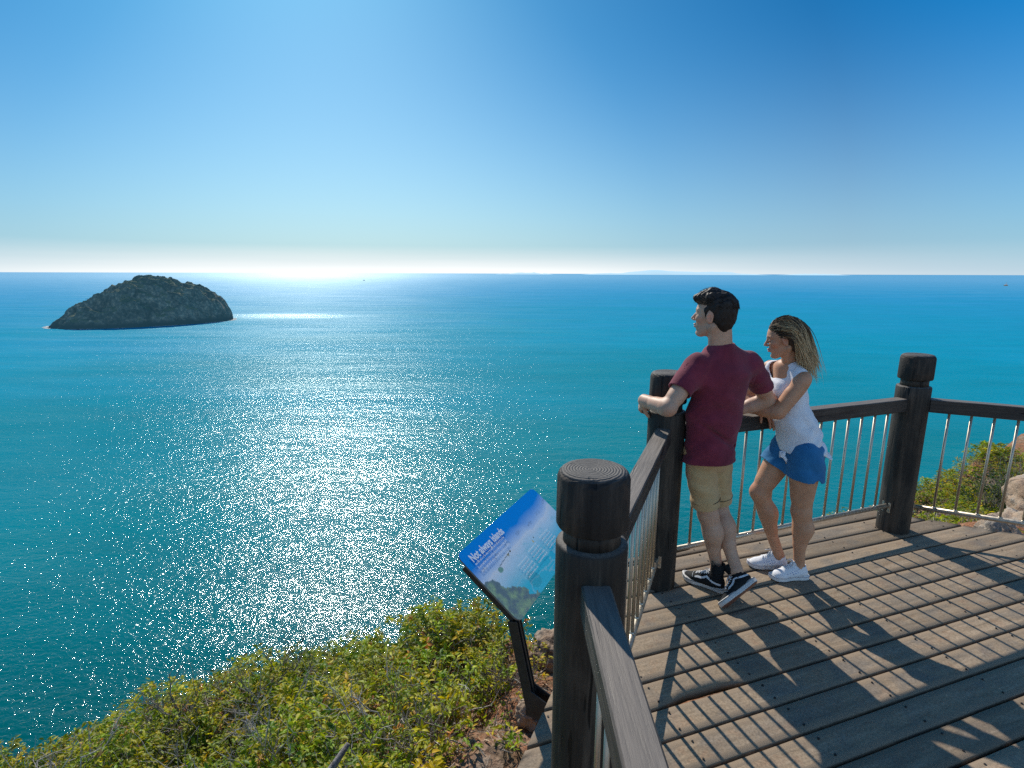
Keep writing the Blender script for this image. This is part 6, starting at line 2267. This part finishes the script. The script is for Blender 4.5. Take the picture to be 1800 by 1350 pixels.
# -- rocks
def rock_material():
    t = NT('tan_granite_boulder')
    co = t.coord('Object')
    a = t.noise(3, 7, 0.65, co, 0.5); b = t.noise(24, 6, 0.7, co)
    c = t.ramp(a, [(0.30, (0.26, 0.16, 0.10)), (0.50, (0.46, 0.34, 0.24)), (0.68, (0.60, 0.52, 0.43))])
    c = t.mix(c, (0.13, 0.12, 0.11), t.ramp(t.math('MULTIPLY', a, b), [(0.24, 0.0), (0.36, 0.8)]))
    c = t.mix(c, t.mix(c, t.ramp(b, [(0.3, 0.6), (0.7, 1.3)]), 1.0, 'MULTIPLY'), 0.8)
    v = t.n('ShaderNodeTexVoronoi', feature='DISTANCE_TO_EDGE'); v.inputs['Scale'].default_value = 2.6
    wv = t.mix(co, t.n('ShaderNodeTexNoise').outputs['Color'], 0.12)
    t.l(wv, v.inputs['Vector'])
    ck = t.ramp(v.outputs['Distance'], [(0.0, 1.0), (0.035, 0.0)])
    c = t.mix(c, (0.04, 0.03, 0.022), t.math('MULTIPLY', ck, 0.8))
    return t.done(t.bsdf(c, 0.9, normal=t.bump(b, 0.9, 0.03, t.bump(ck, -0.8, 0.02)), spec=0.2))
M_ROCK = rock_material()
def rock(x, y, r, sq, seed, label, sink=0.3, rz=0.0, sub=5):
    bm = bmesh.new()
    bmesh.ops.create_icosphere(bm, subdivisions=sub, radius=1.0)
    for v in bm.verts:
        p = v.co.copy()
        q = p * 1.3 + Vector((seed * 3.1, seed * 1.7, 0))
        # blocky: pull toward planes
        m = max(abs(p.x), abs(p.y), abs(p.z))
        p = p * (0.70 + 0.30 / (m + 0.25))
        d = 0.30 * mnoise.noise(q) + 0.16 * abs(mnoise.noise(q * 2.3)) + 0.07 * mnoise.noise(q * 5.5) + 0.03 * mnoise.noise(q * 13)
        v.co = Vector((p.x * sq[0], p.y * sq[1], p.z * sq[2])) * r * (1 + d)
    o = bm_obj('rock', bm, M_ROCK, None, True)
    o.location = (x, y, float(terrain_z(x, y)) + r * sq[2] * (1 - sink * 2))
    o.rotation_euler = (0.1 * seed, 0.05 * seed, rz)
    tag(o, label, 'rock')
rock(0.16, 2.98, 0.105, (1.2, 1.0, 0.8), 2, 'rounded pinkish rock half buried in the soil behind the sign leg', 0.25)
rock(0.42, 3.95, 0.20, (1.3, 0.9, 0.8), 4, 'pale jagged rock at the cliff edge between the sign and the foreground post', 0.2)
rock(7.45, 6.65, 0.80, (1.25, 0.9, 0.58), 3, 'large tan boulder at the right edge seen through the far railing', 0.5, 0.5)
rock(5.95, 5.80, 0.42, (1.3, 0.9, 0.55), 6, 'cracked orange tan boulder below the large one, beyond the far railing', 0.42, 0.9)
rock(4.95, 5.05, 0.24, (1.2, 1.0, 0.7), 8, 'small grey boulder just beyond the deck, right of the right post', 0.3, 0.2)
rock(5.15, 4.35, 0.33, (1.4, 0.9, 0.5), 9, 'low flat reddish rock under the bottom rail at the right edge', 0.35, 1.2)
rock(4.45, 4.55, 0.20, (1.3, 1.0, 0.6), 5, 'grey mottled rock at the deck edge right of the right post', 0.3, 2.0)

# -- right-hand slope beyond the far railing
clR = []
tries = 0
while len(clR) < 380 and tries < 20000:
    tries += 1
    x = rng.uniform(3.6, 10.5); y = rng.uniform(4.6, 11.5)
    ye = float(np.interp(x, XE, YE))
    if y > ye + 0.6: continue
    if x < 0.62 * y - 0.2 or x > 1.3 * y: continue
    if math.hypot((x - 7.25) / 1.3, (y - 6.45) / 0.9) < 0.9 or math.hypot(x - 5.95, y - 5.80) < 0.45: continue
    if math.hypot(x - 5.0, y - 4.8) < 0.75 and rng.random() < 0.85: continue
    clR.append(((x, y, float(terrain_z(x, y))), rng.uniform(0.18, 0.34), rng.uniform(0.12, 0.28)))
mesh_scrub('hillside_scrub', clR, 'low bright green scrub on the slope beyond the far railing', 'scrub', kind='stuff', leaf_len=0.060, tips_per=26, per_tip=7, dry=0.12)
PAL_SAVE = PAL.copy()
PAL = np.array([[0.050, 0.095, 0.018], [0.075, 0.13, 0.020], [0.10, 0.16, 0.022], [0.035, 0.070, 0.018], [0.09, 0.10, 0.022], [0.14, 0.07, 0.03], [0.08, 0.05, 0.03]])
bx, by = 7.65, 8.05
bz = float(terrain_z(bx, by))
mesh_scrub('shrub', [((bx, by, bz), 0.45, 0.85), ((bx + 0.5, by + 0.2, bz), 0.5, 1.0), ((bx + 0.25, by - 0.2, bz), 0.38, 0.45)], 'dark green rounded shrub standing above the boulders at the right edge', 'shrub', leaf_len=0.055, tips_per=60, per_tip=8)
PAL = PAL_SAVE
dead_shrub(6.05, 7.0, 9, 1.4, 0.35, 'pale dry twiggy shrub on the far slope below the dark green shrub', shade=0.45, r0=0.008)
dead_shrub(5.1, 6.3, 6, 1.6, 0.25, 'pale curled dead twigs low on the far slope near the right post', shade=0.5, r0=0.008)
